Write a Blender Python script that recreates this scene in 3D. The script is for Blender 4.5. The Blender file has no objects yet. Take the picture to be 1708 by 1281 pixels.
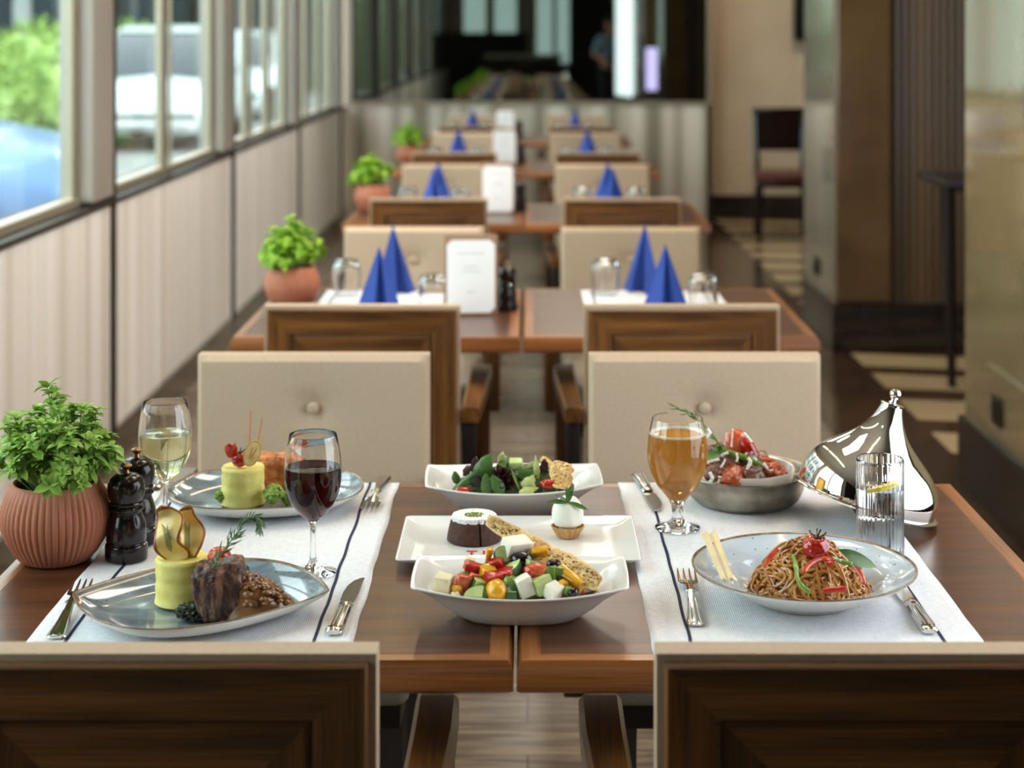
import bpy, bmesh, math, random
from mathutils import Vector, Matrix, noise

PI = math.pi
random.seed(11)
S = bpy.context.scene
COL = S.collection

# ------------------------------------------------------------------ camera
FPX = 2880.0            # focal length in pixels of the 1708 px wide frame
EYE = 1.47              # lens height
TOP = 0.75              # table top height
HT = EYE - TOP
cam_d = bpy.data.cameras.new('camera')
cam = bpy.data.objects.new('camera', cam_d)
COL.objects.link(cam)
S.camera = cam
cam.location = (0, 0, EYE)
cam.rotation_euler = (PI / 2, 0, 0)
cam_d.sensor_width = 36
cam_d.sensor_fit = 'HORIZONTAL'
cam_d.lens = FPX / 1708 * 36
cam_d.shift_x = (854 - 880) / 1708
cam_d.shift_y = (57 - 640.5) / 1708
cam_d.clip_start = 0.05
cam_d.clip_end = 300
cam_d.dof.use_dof = True
cam_d.dof.focus_distance = 2.28
cam_d.dof.aperture_fstop = 4.2

# ------------------------------------------------------------------ colour / render settings
S.view_settings.view_transform = 'Standard'
S.view_settings.look = 'None'
S.view_settings.gamma = 1
S.view_settings.use_curve_mapping = False
S.view_settings.exposure = 0.55
S.cycles.use_denoising = True
S.cycles.sample_clamp_indirect = 4.0
S.cycles.max_bounces = 10
S.cycles.transmission_bounces = 10
S.cycles.transparent_max_bounces = 16
S.cycles.blur_glossy = 0.5

# ------------------------------------------------------------------ world: bright overcast sky
W = bpy.data.worlds.new('sky')
S.world = W
W.use_nodes = True
bgn = W.node_tree.nodes['Background']
bgn.inputs[0].default_value = (0.86, 0.93, 1.0, 1)
bgn.inputs[1].default_value = 4.2

# daylight coming through the window wall (portals guide the sky light in)
def portal(x, y, z, sx, sy, rot):
    l = bpy.data.lights.new('window_daylight', 'AREA')
    l.shape = 'RECTANGLE'
    l.size, l.size_y = sx, sy
    l.cycles.is_portal = True
    o = bpy.data.objects.new('window_daylight', l)
    o.location = (x, y, z)
    o.rotation_euler = rot
    COL.objects.link(o)
portal(-1.62, 4.5, 1.93, 2.0, 18.0, (0, -PI / 2, 0))

LAMP = dict(softbox=2.6, strip=14.0, down=40.0)

# ------------------------------------------------------------------ naming helpers
def tag(o, label=None, cat=None, group=None, kind=None):
    if label: o['label'] = label
    if cat: o['category'] = cat
    if group: o['group'] = group
    if kind: o['kind'] = kind
    return o

def thing(name, label, cat, loc=(0, 0, 0), rz=0, group=None, rot=None):
    o = bpy.data.objects.new(name, None)
    o.empty_display_size = 0.02
    COL.objects.link(o)
    o.location = loc
    o.rotation_euler = rot if rot else (0, 0, rz)
    return tag(o, label, cat, group)

def obj(name, bm, mats, parent=None, smooth=True, loc=None, rot=None):
    me = bpy.data.meshes.new(name)
    bmesh.ops.recalc_face_normals(bm, faces=bm.faces[:])
    bm.to_mesh(me)
    bm.free()
    if not isinstance(mats, (list, tuple)): mats = [mats]
    for m in mats: me.materials.append(m)
    if smooth:
        me.polygons.foreach_set('use_smooth', [True] * len(me.polygons))
        if smooth != 'all':
            me.set_sharp_from_angle(angle=math.radians(38))
    o = bpy.data.objects.new(name, me)
    COL.objects.link(o)
    if parent: o.parent = parent
    if loc: o.location = loc
    if rot: o.rotation_euler = rot
    return o

def struct(name, bm, mats, smooth=False):
    return tag(obj(name, bm, mats, None, smooth), kind='structure')

def dup(o, loc=None, rz=None, label=None, group=None, parent=None):
    c = o.copy()
    COL.objects.link(c)
    if parent: c.parent = parent
    if loc is not None: c.location = loc
    if rz is not None: c.rotation_euler = (c.rotation_euler.x, c.rotation_euler.y, rz)
    if label: c['label'] = label
    if group: c['group'] = group
    for ch in list(o.children):
        dup(ch, parent=c)
    return c

def on_table(px, py, h=0.0):
    """world x, y of a point h above the table tops seen at that place of the frame"""
    Y = FPX * (HT - h) / (py - 57.0)
    return (px - 880.0) * Y / FPX, Y

# ------------------------------------------------------------------ materials
def new_mat(name):
    m = bpy.data.materials.new(name)
    m.use_nodes = True
    nt = m.node_tree
    p = nt.nodes['Principled BSDF']
    return m, nt, p

def rgb(r, g, b):
    f = lambda c: (c / 255 / 12.92) if c / 255 <= 0.04045 else ((c / 255 + 0.055) / 1.055) ** 2.4
    return (f(r), f(g), f(b), 1)

def pbr(name, col, rough=0.5, metal=0.0, trans=0.0, ior=1.45, coat=0.0, sss=0.0, emit=0.0, spec=0.5,
        var=None, vscale=20.0, vstretch=(1, 1, 1), bump=0.0, bscale=60.0, bstretch=None, detail=4.0, edge=(0.35, 0.65), sheen=0.0):
    m, nt, p = new_mat(name)
    L = nt.links.new
    p.inputs['Base Color'].default_value = col
    p.inputs['Roughness'].default_value = rough
    p.inputs['Metallic'].default_value = metal
    p.inputs['Transmission Weight'].default_value = trans
    p.inputs['IOR'].default_value = ior
    p.inputs['Coat Weight'].default_value = coat
    p.inputs['Coat Roughness'].default_value = 0.08
    p.inputs['Sheen Weight'].default_value = sheen
    p.inputs['Specular IOR Level'].default_value = spec
    if sss:
        p.inputs['Subsurface Weight'].default_value = sss
        p.inputs['Subsurface Radius'].default_value = (0.01, 0.006, 0.004)
        p.inputs['Subsurface Scale'].default_value = 0.6
    if emit:
        p.inputs['Emission Color'].default_value = col
        p.inputs['Emission Strength'].default_value = emit
    tc = nt.nodes.new('ShaderNodeTexCoord')
    if var is not None:
        mp = nt.nodes.new('ShaderNodeMapping')
        mp.inputs['Scale'].default_value = vstretch
        L(tc.outputs['Object'], mp.inputs[0])
        n = nt.nodes.new('ShaderNodeTexNoise')
        n.inputs['Scale'].default_value = vscale
        n.inputs['Detail'].default_value = detail
        L(mp.outputs[0], n.inputs['Vector'])
        r = nt.nodes.new('ShaderNodeValToRGB')
        r.color_ramp.elements[0].position, r.color_ramp.elements[1].position = edge
        r.color_ramp.elements[0].color = col
        r.color_ramp.elements[1].color = var
        L(n.outputs['Fac'], r.inputs[0])
        L(r.outputs[0], p.inputs['Base Color'])
    if bump:
        mp = nt.nodes.new('ShaderNodeMapping')
        mp.inputs['Scale'].default_value = bstretch or (1, 1, 1)
        L(tc.outputs['Object'], mp.inputs[0])
        n = nt.nodes.new('ShaderNodeTexNoise')
        n.inputs['Scale'].default_value = bscale
        n.inputs['Detail'].default_value = 3
        L(mp.outputs[0], n.inputs['Vector'])
        b = nt.nodes.new('ShaderNodeBump')
        b.inputs['Strength'].default_value = bump
        b.inputs['Distance'].default_value = 0.002
        L(n.outputs['Fac'], b.inputs['Height'])
        L(b.outputs[0], p.inputs['Normal'])
    return m

def wood(name, axis, dark, mid, light, rough=0.32, coat=0.25, fine=1.0, knots=0.6):
    """grain runs along the given axis of the object"""
    m, nt, p = new_mat(name)
    L = nt.links.new
    tc = nt.nodes.new('ShaderNodeTexCoord')
    def noise_node(scale, stretch, det=4):
        s = [scale * stretch] * 3
        s['xyz'.index(axis)] = scale
        mp = nt.nodes.new('ShaderNodeMapping')
        mp.inputs['Scale'].default_value = s
        L(tc.outputs['Object'], mp.inputs[0])
        n = nt.nodes.new('ShaderNodeTexNoise')
        n.inputs['Scale'].default_value = 1
        n.inputs['Detail'].default_value = det
        n.inputs['Distortion'].default_value = 0.4
        L(mp.outputs[0], n.inputs['Vector'])
        return n
    a = noise_node(2.2, 14)
    b = noise_node(9 * fine, 60, 2)
    mx = nt.nodes.new('ShaderNodeMath'); mx.operation = 'MULTIPLY_ADD'
    L(b.outputs['Fac'], mx.inputs[0]); mx.inputs[1].default_value = 0.45
    sc = nt.nodes.new('ShaderNodeMath'); sc.operation = 'MULTIPLY'
    L(a.outputs['Fac'], sc.inputs[0]); sc.inputs[1].default_value = knots
    L(sc.outputs[0], mx.inputs[2])
    r = nt.nodes.new('ShaderNodeValToRGB')
    e = r.color_ramp.elements
    e[0].position, e[0].color = 0.36, dark
    e[1].position, e[1].color = 0.68, light
    k = e.new(0.52); k.color = mid
    L(mx.outputs[0], r.inputs[0])
    L(r.outputs[0], p.inputs['Base Color'])
    p.inputs['Roughness'].default_value = rough
    p.inputs['Coat Weight'].default_value = coat
    p.inputs['Coat Roughness'].default_value = 0.22
    bp = nt.nodes.new('ShaderNodeBump')
    bp.inputs['Strength'].default_value = 0.12
    bp.inputs['Distance'].default_value = 0.001
    L(b.outputs['Fac'], bp.inputs['Height'])
    L(bp.outputs[0], p.inputs['Normal'])
    return m

def thin_glass(name, tint=(0.9, 0.97, 0.94, 1), refl=0.12):
    """flat pane: lets light through and mirrors a little, more at grazing angles"""
    m = bpy.data.materials.new(name)
    m.use_nodes = True
    nt = m.node_tree
    nt.nodes.clear()
    L = nt.links.new
    out = nt.nodes.new('ShaderNodeOutputMaterial')
    mix = nt.nodes.new('ShaderNodeMixShader')
    t = nt.nodes.new('ShaderNodeBsdfTransparent'); t.inputs[0].default_value = tint
    g = nt.nodes.new('ShaderNodeBsdfGlossy'); g.inputs['Roughness'].default_value = 0.01
    ge = nt.nodes.new('ShaderNodeNewGeometry')
    dt = nt.nodes.new('ShaderNodeVectorMath'); dt.operation = 'DOT_PRODUCT'
    L(ge.outputs['Incoming'], dt.inputs[0]); L(ge.outputs['Normal'], dt.inputs[1])
    ab = nt.nodes.new('ShaderNodeMath'); ab.operation = 'ABSOLUTE'; L(dt.outputs['Value'], ab.inputs[0])
    iv = nt.nodes.new('ShaderNodeMath'); iv.operation = 'SUBTRACT'; iv.inputs[0].default_value = 1; L(ab.outputs[0], iv.inputs[1])
    pw = nt.nodes.new('ShaderNodeMath'); pw.operation = 'POWER'; L(iv.outputs[0], pw.inputs[0]); pw.inputs[1].default_value = 5
    fr = nt.nodes.new('ShaderNodeMath'); fr.operation = 'MULTIPLY_ADD'; L(pw.outputs[0], fr.inputs[0]); fr.inputs[1].default_value = .5; fr.inputs[2].default_value = .04
    L(fr.outputs[0], mix.inputs[0]); L(t.outputs[0], mix.inputs[1]); L(g.outputs[0], mix.inputs[2])
    L(mix.outputs[0], out.inputs[0])
    return m

def striped(name, c1, c2, c3, axis, freq, rough=0.4, bump=0.4, var=1.5, coat=0.0):
    """vertical ribs across the given horizontal axis, tone varying from rib to rib"""
    m, nt, p = new_mat(name)
    L = nt.links.new
    tc = nt.nodes.new('ShaderNodeTexCoord')
    mp = nt.nodes.new('ShaderNodeMapping')
    s = [0.0, 0.0, 0.0]; s['xyz'.index(axis)] = 1.0
    mp.inputs['Scale'].default_value = s
    L(tc.outputs['Object'], mp.inputs[0])
    n = nt.nodes.new('ShaderNodeTexNoise'); n.inputs['Scale'].default_value = freq * 0.22; n.inputs['Detail'].default_value = var
    L(mp.outputs[0], n.inputs['Vector'])
    r = nt.nodes.new('ShaderNodeValToRGB')
    e = r.color_ramp.elements
    e[0].position, e[0].color = 0.36, c1
    e[1].position, e[1].color = 0.62, c3
    k = e.new(0.5); k.color = c2
    L(n.outputs['Fac'], r.inputs[0]); L(r.outputs[0], p.inputs['Base Color'])
    sx = nt.nodes.new('ShaderNodeSeparateXYZ'); L(tc.outputs['Object'], sx.inputs[0])
    mu = nt.nodes.new('ShaderNodeMath'); mu.operation = 'MULTIPLY'; mu.inputs[1].default_value = freq * PI
    L(sx.outputs['XYZ'.index(axis.upper())], mu.inputs[0])
    sn = nt.nodes.new('ShaderNodeMath'); sn.operation = 'SINE'; L(mu.outputs[0], sn.inputs[0])
    ab = nt.nodes.new('ShaderNodeMath'); ab.operation = 'ABSOLUTE'; L(sn.outputs[0], ab.inputs[0])
    b = nt.nodes.new('ShaderNodeBump'); b.inputs['Strength'].default_value = bump; b.inputs['Distance'].default_value = 0.012
    L(ab.outputs[0], b.inputs['Height']); L(b.outputs[0], p.inputs['Normal'])
    p.inputs['Roughness'].default_value = rough
    p.inputs['Coat Weight'].default_value = coat
    return m

M = {}
TW = (rgb(58, 27, 10), rgb(98, 50, 22), rgb(132, 72, 34))
M['top_x'] = wood('table_veneer', 'x', rgb(54, 29, 15), rgb(80, 45, 24), rgb(106, 62, 34), rough=0.33, coat=0.22)
M['lip_x'] = wood('lipping_along', 'x', *[rgb(94, 52, 20), rgb(134, 78, 34), rgb(162, 100, 48)], rough=0.33, coat=0.4)
M['lip_y'] = wood('lipping_across', 'y', *[rgb(94, 52, 20), rgb(134, 78, 34), rgb(162, 100, 48)], rough=0.33, coat=0.4)
CW = (rgb(56, 33, 13), rgb(100, 62, 27), rgb(140, 91, 43))
M['chair_x'] = wood('chair_wood_rail', 'x', *CW, rough=0.36, coat=0.3)
M['chair_z'] = wood('chair_wood_stile', 'z', *CW, rough=0.36, coat=0.3)
M['chair_y'] = wood('chair_wood_arm', 'y', *CW, rough=0.3, coat=0.4)
M['black_wood'] = pbr('black_stained_wood', rgb(28, 19, 16), 0.4)
M['black_metal'] = pbr('black_powder_coat', rgb(24, 22, 22), 0.35)

def weave(name, c1, c2, scale, strength, rough=0.85):
    m, nt, p = new_mat(name)
    L = nt.links.new
    tc = nt.nodes.new('ShaderNodeTexCoord')
    sx = nt.nodes.new('ShaderNodeSeparateXYZ'); L(tc.outputs['Object'], sx.inputs[0])
    outs = []
    for ax in range(3):
        mu = nt.nodes.new('ShaderNodeMath'); mu.operation = 'MULTIPLY'; mu.inputs[1].default_value = scale
        L(sx.outputs[ax], mu.inputs[0])
        sn = nt.nodes.new('ShaderNodeMath'); sn.operation = 'SINE'; L(mu.outputs[0], sn.inputs[0]); outs.append(sn)
    a = nt.nodes.new('ShaderNodeMath'); a.operation = 'ADD'; L(outs[0].outputs[0], a.inputs[0]); L(outs[1].outputs[0], a.inputs[1])
    b = nt.nodes.new('ShaderNodeMath'); b.operation = 'ADD'; L(a.outputs[0], b.inputs[0]); L(outs[2].outputs[0], b.inputs[1])
    bp = nt.nodes.new('ShaderNodeBump'); bp.inputs['Strength'].default_value = strength; bp.inputs['Distance'].default_value = 0.0006
    L(b.outputs[0], bp.inputs['Height']); L(bp.outputs[0], p.inputs['Normal'])
    mp = nt.nodes.new('ShaderNodeMapping'); mp.inputs['Scale'].default_value = (160, 160, 260); L(tc.outputs['Object'], mp.inputs[0])
    n = nt.nodes.new('ShaderNodeTexNoise'); n.inputs['Scale'].default_value = 1.0; n.inputs['Detail'].default_value = 4; L(mp.outputs[0], n.inputs['Vector'])
    r = nt.nodes.new('ShaderNodeValToRGB'); r.color_ramp.elements[0].position = 0.3; r.color_ramp.elements[1].position = 0.7
    r.color_ramp.elements[0].color = c1; r.color_ramp.elements[1].color = c2
    L(n.outputs['Fac'], r.inputs[0]); L(r.outputs[0], p.inputs['Base Color'])
    p.inputs['Roughness'].default_value = rough
    p.inputs['Specular IOR Level'].default_value = 0.25
    return m
M['fabric'] = weave('beige_upholstery', rgb(186, 163, 139), rgb(196, 173, 149), 2600, 0.12)
M['seat_fabric'] = weave('taupe_seat_upholstery', rgb(140, 126, 112), rgb(156, 142, 127), 2600, 0.3)
M['runner'] = weave('white_waffle_cloth', rgb(226, 228, 234), rgb(240, 241, 245), 2300, 0.3, 0.9)
M['navy'] = pbr('navy_stitching', rgb(22, 30, 66), 0.8)
M['napkin'] = pbr('blue_napkin_paper', rgb(44, 74, 158), 0.75, bump=0.2, bscale=500)
M['ceramic'] = pbr('white_glazed_porcelain', rgb(238, 236, 232), 0.12, coat=0.5, spec=0.5)
M['ceramic2'] = pbr('off_white_stoneware', rgb(226, 224, 218), 0.3)
M['terracotta'] = pbr('terracotta', rgb(178, 112, 84), 0.65, var=rgb(166, 100, 74), vscale=14)
M['soil'] = pbr('potting_soil', rgb(38, 27, 20), 0.95, var=rgb(20, 14, 10), vscale=300, bump=1.0, bscale=400)
M['leaf'] = pbr('basil_leaf', rgb(122, 162, 58), 0.42, var=rgb(170, 202, 104), vscale=60, sss=0.0)
M['leaf_far'] = pbr('young_basil_leaf', rgb(128, 176, 44), 0.45, var=rgb(172, 208, 84), vscale=40)
M['stem'] = pbr('basil_stem', rgb(142, 170, 92), 0.5)
M['mill'] = pbr('dark_lacquered_wood', rgb(26, 12, 11), 0.2, coat=0.35, spec=.35, var=rgb(12, 7, 7), vscale=30)
M['brass'] = pbr('antique_brass', rgb(150, 118, 76), 0.3, metal=1.0)
M['steel'] = pbr('polished_cutlery_steel', rgb(206, 204, 200), 0.12, metal=1.0)
M['silver'] = pbr('polished_silver', rgb(226, 222, 216), 0.035, metal=1.0)
M['pewter'] = pbr('brushed_pewter', rgb(186, 178, 164), 0.3, metal=1.0, var=rgb(138, 130, 118), vscale=26, bump=0.3, bscale=200)

def glass(name, col=(1, 1, 1, 1), rough=0.0, ior=1.45):
    m, nt, p = new_mat(name)
    p.inputs['Base Color'].default_value = col
    p.inputs['Roughness'].default_value = rough
    p.inputs['Transmission Weight'].default_value = 1.0
    p.inputs['IOR'].default_value = ior
    return m
M['glass'] = glass('clear_glass')
M['water'] = glass('water', (0.99, 1, 1, 1), 0, 1.33)
M['red_wine'] = glass('red_wine', (0.03, 0.0006, 0.003, 1), 0, 1.34)
M['white_wine'] = glass('white_wine', (0.95, 0.93, 0.58, 1), 0.0, 1.34)
M['beer'] = glass('amber_beer', (0.93, 0.5, 0.11, 1), 0.0, 1.34)

def mixdiff(m, col, fac):
    nt = m.node_tree
    p = nt.nodes['Principled BSDF']
    out = nt.nodes['Material Output']
    mix = nt.nodes.new('ShaderNodeMixShader'); mix.inputs[0].default_value = fac
    d = nt.nodes.new('ShaderNodeBsdfTranslucent'); d.inputs[0].default_value = col
    d2 = nt.nodes.new('ShaderNodeBsdfDiffuse'); d2.inputs[0].default_value = col
    m2 = nt.nodes.new('ShaderNodeMixShader'); m2.inputs[0].default_value = 0.6
    nt.links.new(d.outputs[0], m2.inputs[1]); nt.links.new(d2.outputs[0], m2.inputs[2])
    nt.links.new(p.outputs[0], mix.inputs[1]); nt.links.new(m2.outputs[0], mix.inputs[2])
    nt.links.new(mix.outputs[0], out.inputs[0])
mixdiff(M['beer'], (0.95, 0.46, 0.07, 1), 0.5)
mixdiff(M['white_wine'], (0.8, 0.8, 0.42, 1), 0.14)

mixdiff(M['leaf'], rgb(140, 178, 70), 0.3)
mixdiff(M['leaf_far'], rgb(160, 200, 60), 0.35)

def glaze(name, base, mid, dark, scale=9):
    m, nt, p = new_mat(name)
    L = nt.links.new
    tc = nt.nodes.new('ShaderNodeTexCoord')
    mp = nt.nodes.new('ShaderNodeMapping'); mp.inputs['Scale'].default_value = (1, 3.5, 1); mp.inputs['Rotation'].default_value = (0, 0, 0.25)
    L(tc.outputs['Object'], mp.inputs[0])
    n = nt.nodes.new('ShaderNodeTexNoise'); n.inputs['Scale'].default_value = scale; n.inputs['Detail'].default_value = 5; n.inputs['Distortion'].default_value = 0.8
    L(mp.outputs[0], n.inputs['Vector'])
    r = nt.nodes.new('ShaderNodeValToRGB')
    e = r.color_ramp.elements
    e[0].position, e[0].color = 0.3, dark
    e[1].position, e[1].color = 0.62, base
    k = e.new(0.45); k.color = mid
    L(n.outputs['Fac'], r.inputs[0])
    v = nt.nodes.new('ShaderNodeTexVoronoi'); v.inputs['Scale'].default_value = 85
    L(tc.outputs['Object'], v.inputs['Vector'])
    lt = nt.nodes.new('ShaderNodeMath'); lt.operation = 'LESS_THAN'; lt.inputs[1].default_value = 0.11
    L(v.outputs['Distance'], lt.inputs[0])
    mx = nt.nodes.new('ShaderNodeMixRGB'); mx.inputs[2].default_value = rgb(70, 74, 84)
    L(lt.outputs[0], mx.inputs[0]); L(r.outputs[0], mx.inputs[1]); L(mx.outputs[0], p.inputs['Base Color'])
    p.inputs['Roughness'].default_value = 0.12
    p.inputs['Coat Weight'].default_value = 0.6
    return m
M['blue_glaze'] = glaze('streaky_blue_grey_glaze', rgb(140, 154, 163), rgb(112, 127, 138), rgb(86, 100, 112))
M['pale_glaze'] = glaze('pale_speckled_glaze', rgb(205, 216, 224), rgb(190, 203, 214), rgb(172, 188, 202), 4)
M['rim'] = pbr('brown_rim_glaze', rgb(104, 82, 62), 0.25, var=rgb(150, 132, 108), vscale=60)

# food
M['mash'] = pbr('mashed_potato', rgb(236, 224, 134), 0.6, var=rgb(226, 210, 112), vscale=50, bump=0.35, bscale=120, sss=0.1)
M['steak'] = pbr('grilled_beef', rgb(62, 34, 26), 0.42, var=rgb(142, 100, 80), vscale=70, vstretch=(1.7, 1.7, 0.4), bump=1.0, bscale=260, edge=(0.47, 0.66), coat=0.15)
M['gravy'] = pbr('mushroom_gravy', rgb(150, 102, 60), 0.2, var=rgb(116, 74, 42), vscale=70, bump=0.4, bscale=120, coat=0.6)
M['chip'] = pbr('fried_potato_slice', rgb(248, 224, 150), 0.3, var=rgb(236, 196, 108), vscale=40, coat=0.3)
M['chip_edge'] = pbr('browned_potato_edge', rgb(176, 106, 40), 0.35, var=rgb(132, 70, 26), vscale=80, coat=0.3)
M['tomato'] = pbr('tomato_skin', rgb(190, 34, 18), 0.14, var=rgb(150, 20, 12), vscale=30, coat=0.7)
M['tomato_cut'] = pbr('cut_tomato', rgb(206, 74, 44), 0.2, var=rgb(226, 120, 76), vscale=70, coat=0.5)
M['orange_tomato'] = pbr('roast_tomato', rgb(214, 80, 26), 0.25, var=rgb(176, 36, 18), vscale=50, coat=0.5)
M['red_pepper'] = pbr('red_pepper', rgb(168, 28, 22), 0.28, coat=0.3, bump=.3, bscale=150, var=rgb(204, 52, 32), vscale=40)
M['yellow_pepper'] = pbr('yellow_pepper', rgb(236, 176, 30), 0.2, coat=0.5, var=rgb(222, 150, 22), vscale=40)
M['cucumber'] = pbr('cucumber_flesh', rgb(178, 202, 120), 0.3, var=rgb(204, 218, 152), vscale=60, coat=0.3)
M['cucumber_skin'] = pbr('cucumber_skin', rgb(44, 84, 34), 0.3, coat=0.4, var=rgb(66, 108, 44), vscale=50)
M['green_pepper'] = pbr('green_pepper', rgb(128, 156, 66), 0.25, coat=0.4, var=rgb(100, 136, 50), vscale=40)
M['cheese'] = pbr('white_cheese', rgb(244, 238, 222), 0.55, bump=0.3, bscale=140, sss=0.1)
M['hard_cheese'] = pbr('cream_cheese_shaving', rgb(232, 216, 178), 0.5, bump=0.3, bscale=140)
M['olive'] = pbr('black_olive', rgb(26, 16, 22), 0.15, coat=0.6)
M['green_leaf'] = pbr('salad_leaf', rgb(58, 94, 38), 0.33, var=rgb(88, 128, 58), vscale=30, coat=0.2)
M['pale_leaf'] = pbr('lettuce_heart', rgb(214, 216, 152), 0.45, var=rgb(182, 196, 110), vscale=50)
M['purple_leaf'] = pbr('lollo_rosso_leaf', rgb(54, 24, 34), 0.35, var=rgb(84, 54, 40), vscale=60, coat=0.2)
M['rosemary'] = pbr('rosemary_needle', rgb(60, 92, 50), 0.45, var=rgb(104, 134, 80), vscale=120)
M['crisp'] = pbr('seeded_crispbread', rgb(248, 214, 152), 0.5, var=rgb(220, 168, 98), vscale=90, bump=0.8, bscale=160)
M['seed'] = pbr('toasted_seed', rgb(92, 44, 24), 0.4, var=rgb(216, 180, 120), vscale=200, edge=(0.45, 0.5))
M['cake'] = pbr('chocolate_sponge', rgb(66, 38, 30), 0.7, var=rgb(84, 52, 42), vscale=120, bump=0.6, bscale=260)
M['sugar'] = pbr('icing_sugar', rgb(236, 234, 236), 0.8, var=rgb(196, 188, 188), vscale=160, edge=(0.55, 0.75), bump=0.5, bscale=300)
M['pistachio'] = pbr('crushed_pistachio', rgb(132, 142, 50), 0.7)
M['ice'] = pbr('vanilla_ice_cream', rgb(246, 243, 230), 0.45, bump=0.4, bscale=90, sss=0.15)
M['tart'] = pbr('baked_tart_shell', rgb(214, 168, 108), 0.6, var=rgb(190, 138, 80), vscale=80, bump=0.4, bscale=200)
M['noodle'] = pbr('soy_glazed_noodle', rgb(206, 150, 76), 0.25, var=rgb(166, 100, 42), vscale=60, coat=0.5)
M['salmon'] = pbr('grilled_salmon', rgb(232, 150, 92), 0.4, var=rgb(150, 76, 36), vscale=60, vstretch=(1, 1, .5), bump=0.7, bscale=140, coat=0.2)
M['broccoli'] = pbr('broccoli_floret', rgb(166, 186, 86), 0.6, var=rgb(112, 142, 50), vscale=120, bump=1.0, bscale=500)
M['lemon'] = pbr('dried_lemon_flesh', rgb(238, 216, 158), 0.4, var=rgb(226, 190, 120), vscale=60)
M['lemon_rind'] = pbr('lemon_rind', rgb(212, 168, 84), 0.45)
M['lemon_fresh'] = pbr('fresh_lemon', rgb(244, 222, 84), 0.3, coat=0.3)
M['pick'] = pbr('orange_pick', rgb(214, 112, 56), 0.5)
M['cream'] = pbr('cream_sauce', rgb(244, 240, 228), 0.3, coat=0.4)
M['meat'] = pbr('braised_beef_chunk', rgb(92, 50, 36), 0.3, var=rgb(140, 92, 72), vscale=50, bump=0.8, bscale=160, coat=0.4)
M['potato'] = pbr('roast_vegetable_chunk', rgb(190, 84, 34), 0.35, var=rgb(150, 56, 24), vscale=50, bump=0.6, bscale=160, coat=0.4)
M['asparagus'] = pbr('green_asparagus', rgb(104, 144, 52), 0.3, coat=0.3, var=rgb(78, 122, 40), vscale=60)
M['bamboo'] = pbr('pale_bamboo', rgb(232, 212, 166), 0.5, var=rgb(222, 198, 148), vscale=20)
M['red_print'] = pbr('red_print', rgb(206, 56, 62), 0.4)
M['dark_veg'] = pbr('wilted_spinach', rgb(40, 42, 24), 0.4, var=rgb(24, 28, 16), vscale=80, bump=1.0, bscale=200)
M['foam'] = pbr('beer_foam', rgb(246, 236, 216), 0.6, bump=0.6, bscale=800)

# building
M['metal_frame'] = pbr('bronze_anodised_frame', rgb(168, 160, 140), 0.35, metal=0.6)
M['post'] = pbr('taupe_post_cladding', rgb(166, 160, 152), 0.35, metal=0.3)
M['dark_line'] = pbr('dark_seam_trim', rgb(48, 42, 36), 0.5)  # dark finish of the sill line, seams and pillar groove
M['wainscot'] = striped('ribbed_light_wainscot', rgb(222, 216, 206), rgb(238, 234, 228), rgb(246, 244, 240), 'y', 34, rough=0.35, bump=0.35)
M['end_panel'] = striped('ribbed_end_wall_panel', rgb(150, 144, 126), rgb(206, 200, 184), rgb(232, 228, 216), 'x', 30, rough=0.4, bump=0.8, var=0.0)
M['mirror'] = pbr('smoked_mirror', rgb(138, 145, 138), 0.015, metal=1.0)
M['beige_wall'] = pbr('beige_wall_paper', rgb(194, 180, 158), 0.7, var=rgb(184, 168, 146), vscale=3)
M['brown_stone'] = pbr('polished_brown_stone', rgb(110, 88, 60), 0.16, var=rgb(92, 72, 50), vscale=3, coat=0.4)
M['pillar_side'] = pbr('mirror_polished_pale_stone', rgb(196, 186, 166), 0.06, metal=0.55, coat=0.5)
M['ribbed_stone'] = striped('fluted_brown_panel', rgb(72, 56, 42), rgb(86, 68, 50), rgb(98, 78, 58), 'x', 28, rough=0.35, bump=0.6)
M['lacquer'] = pbr('polished_olive_panel', rgb(152, 134, 98), 0.07, var=rgb(136, 120, 88), vscale=2.5, coat=0.8, spec=0.7)
M['base_dark'] = pbr('black_marble_base', rgb(30, 26, 26), 0.12, coat=0.5, var=rgb(44, 40, 40), vscale=6)
M['ceiling'] = pbr('ceiling_paint', rgb(196, 186, 170), 0.8)
M['plaster'] = pbr('cream_plaster', rgb(190, 176, 154), 0.8)
M['outlet'] = pbr('bronze_switch_plate', rgb(74, 64, 50), 0.4, metal=0.5)
M['warm_lamp'] = pbr('warm_lamp', (1.0, 0.72, 0.4, 1), 0.5, emit=LAMP['strip'])
M['down_lamp'] = pbr('downlight_lamp', (1.0, 0.78, 0.52, 1), 0.5, emit=LAMP['down'])
M['fill_panel'] = pbr('ceiling_fill_glow', (1.0, 0.91, 0.8, 1), 0.5, emit=7.5)  # glow of the added ceiling fill panels
M['pane'] = thin_glass('window_pane')
M['tinted_pane'] = thin_glass('tinted_pane', (0.42, 0.47, 0.45, 1))
M['back_wall'] = pbr('dark_grey_plaster', rgb(74, 72, 66), 0.7)

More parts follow.
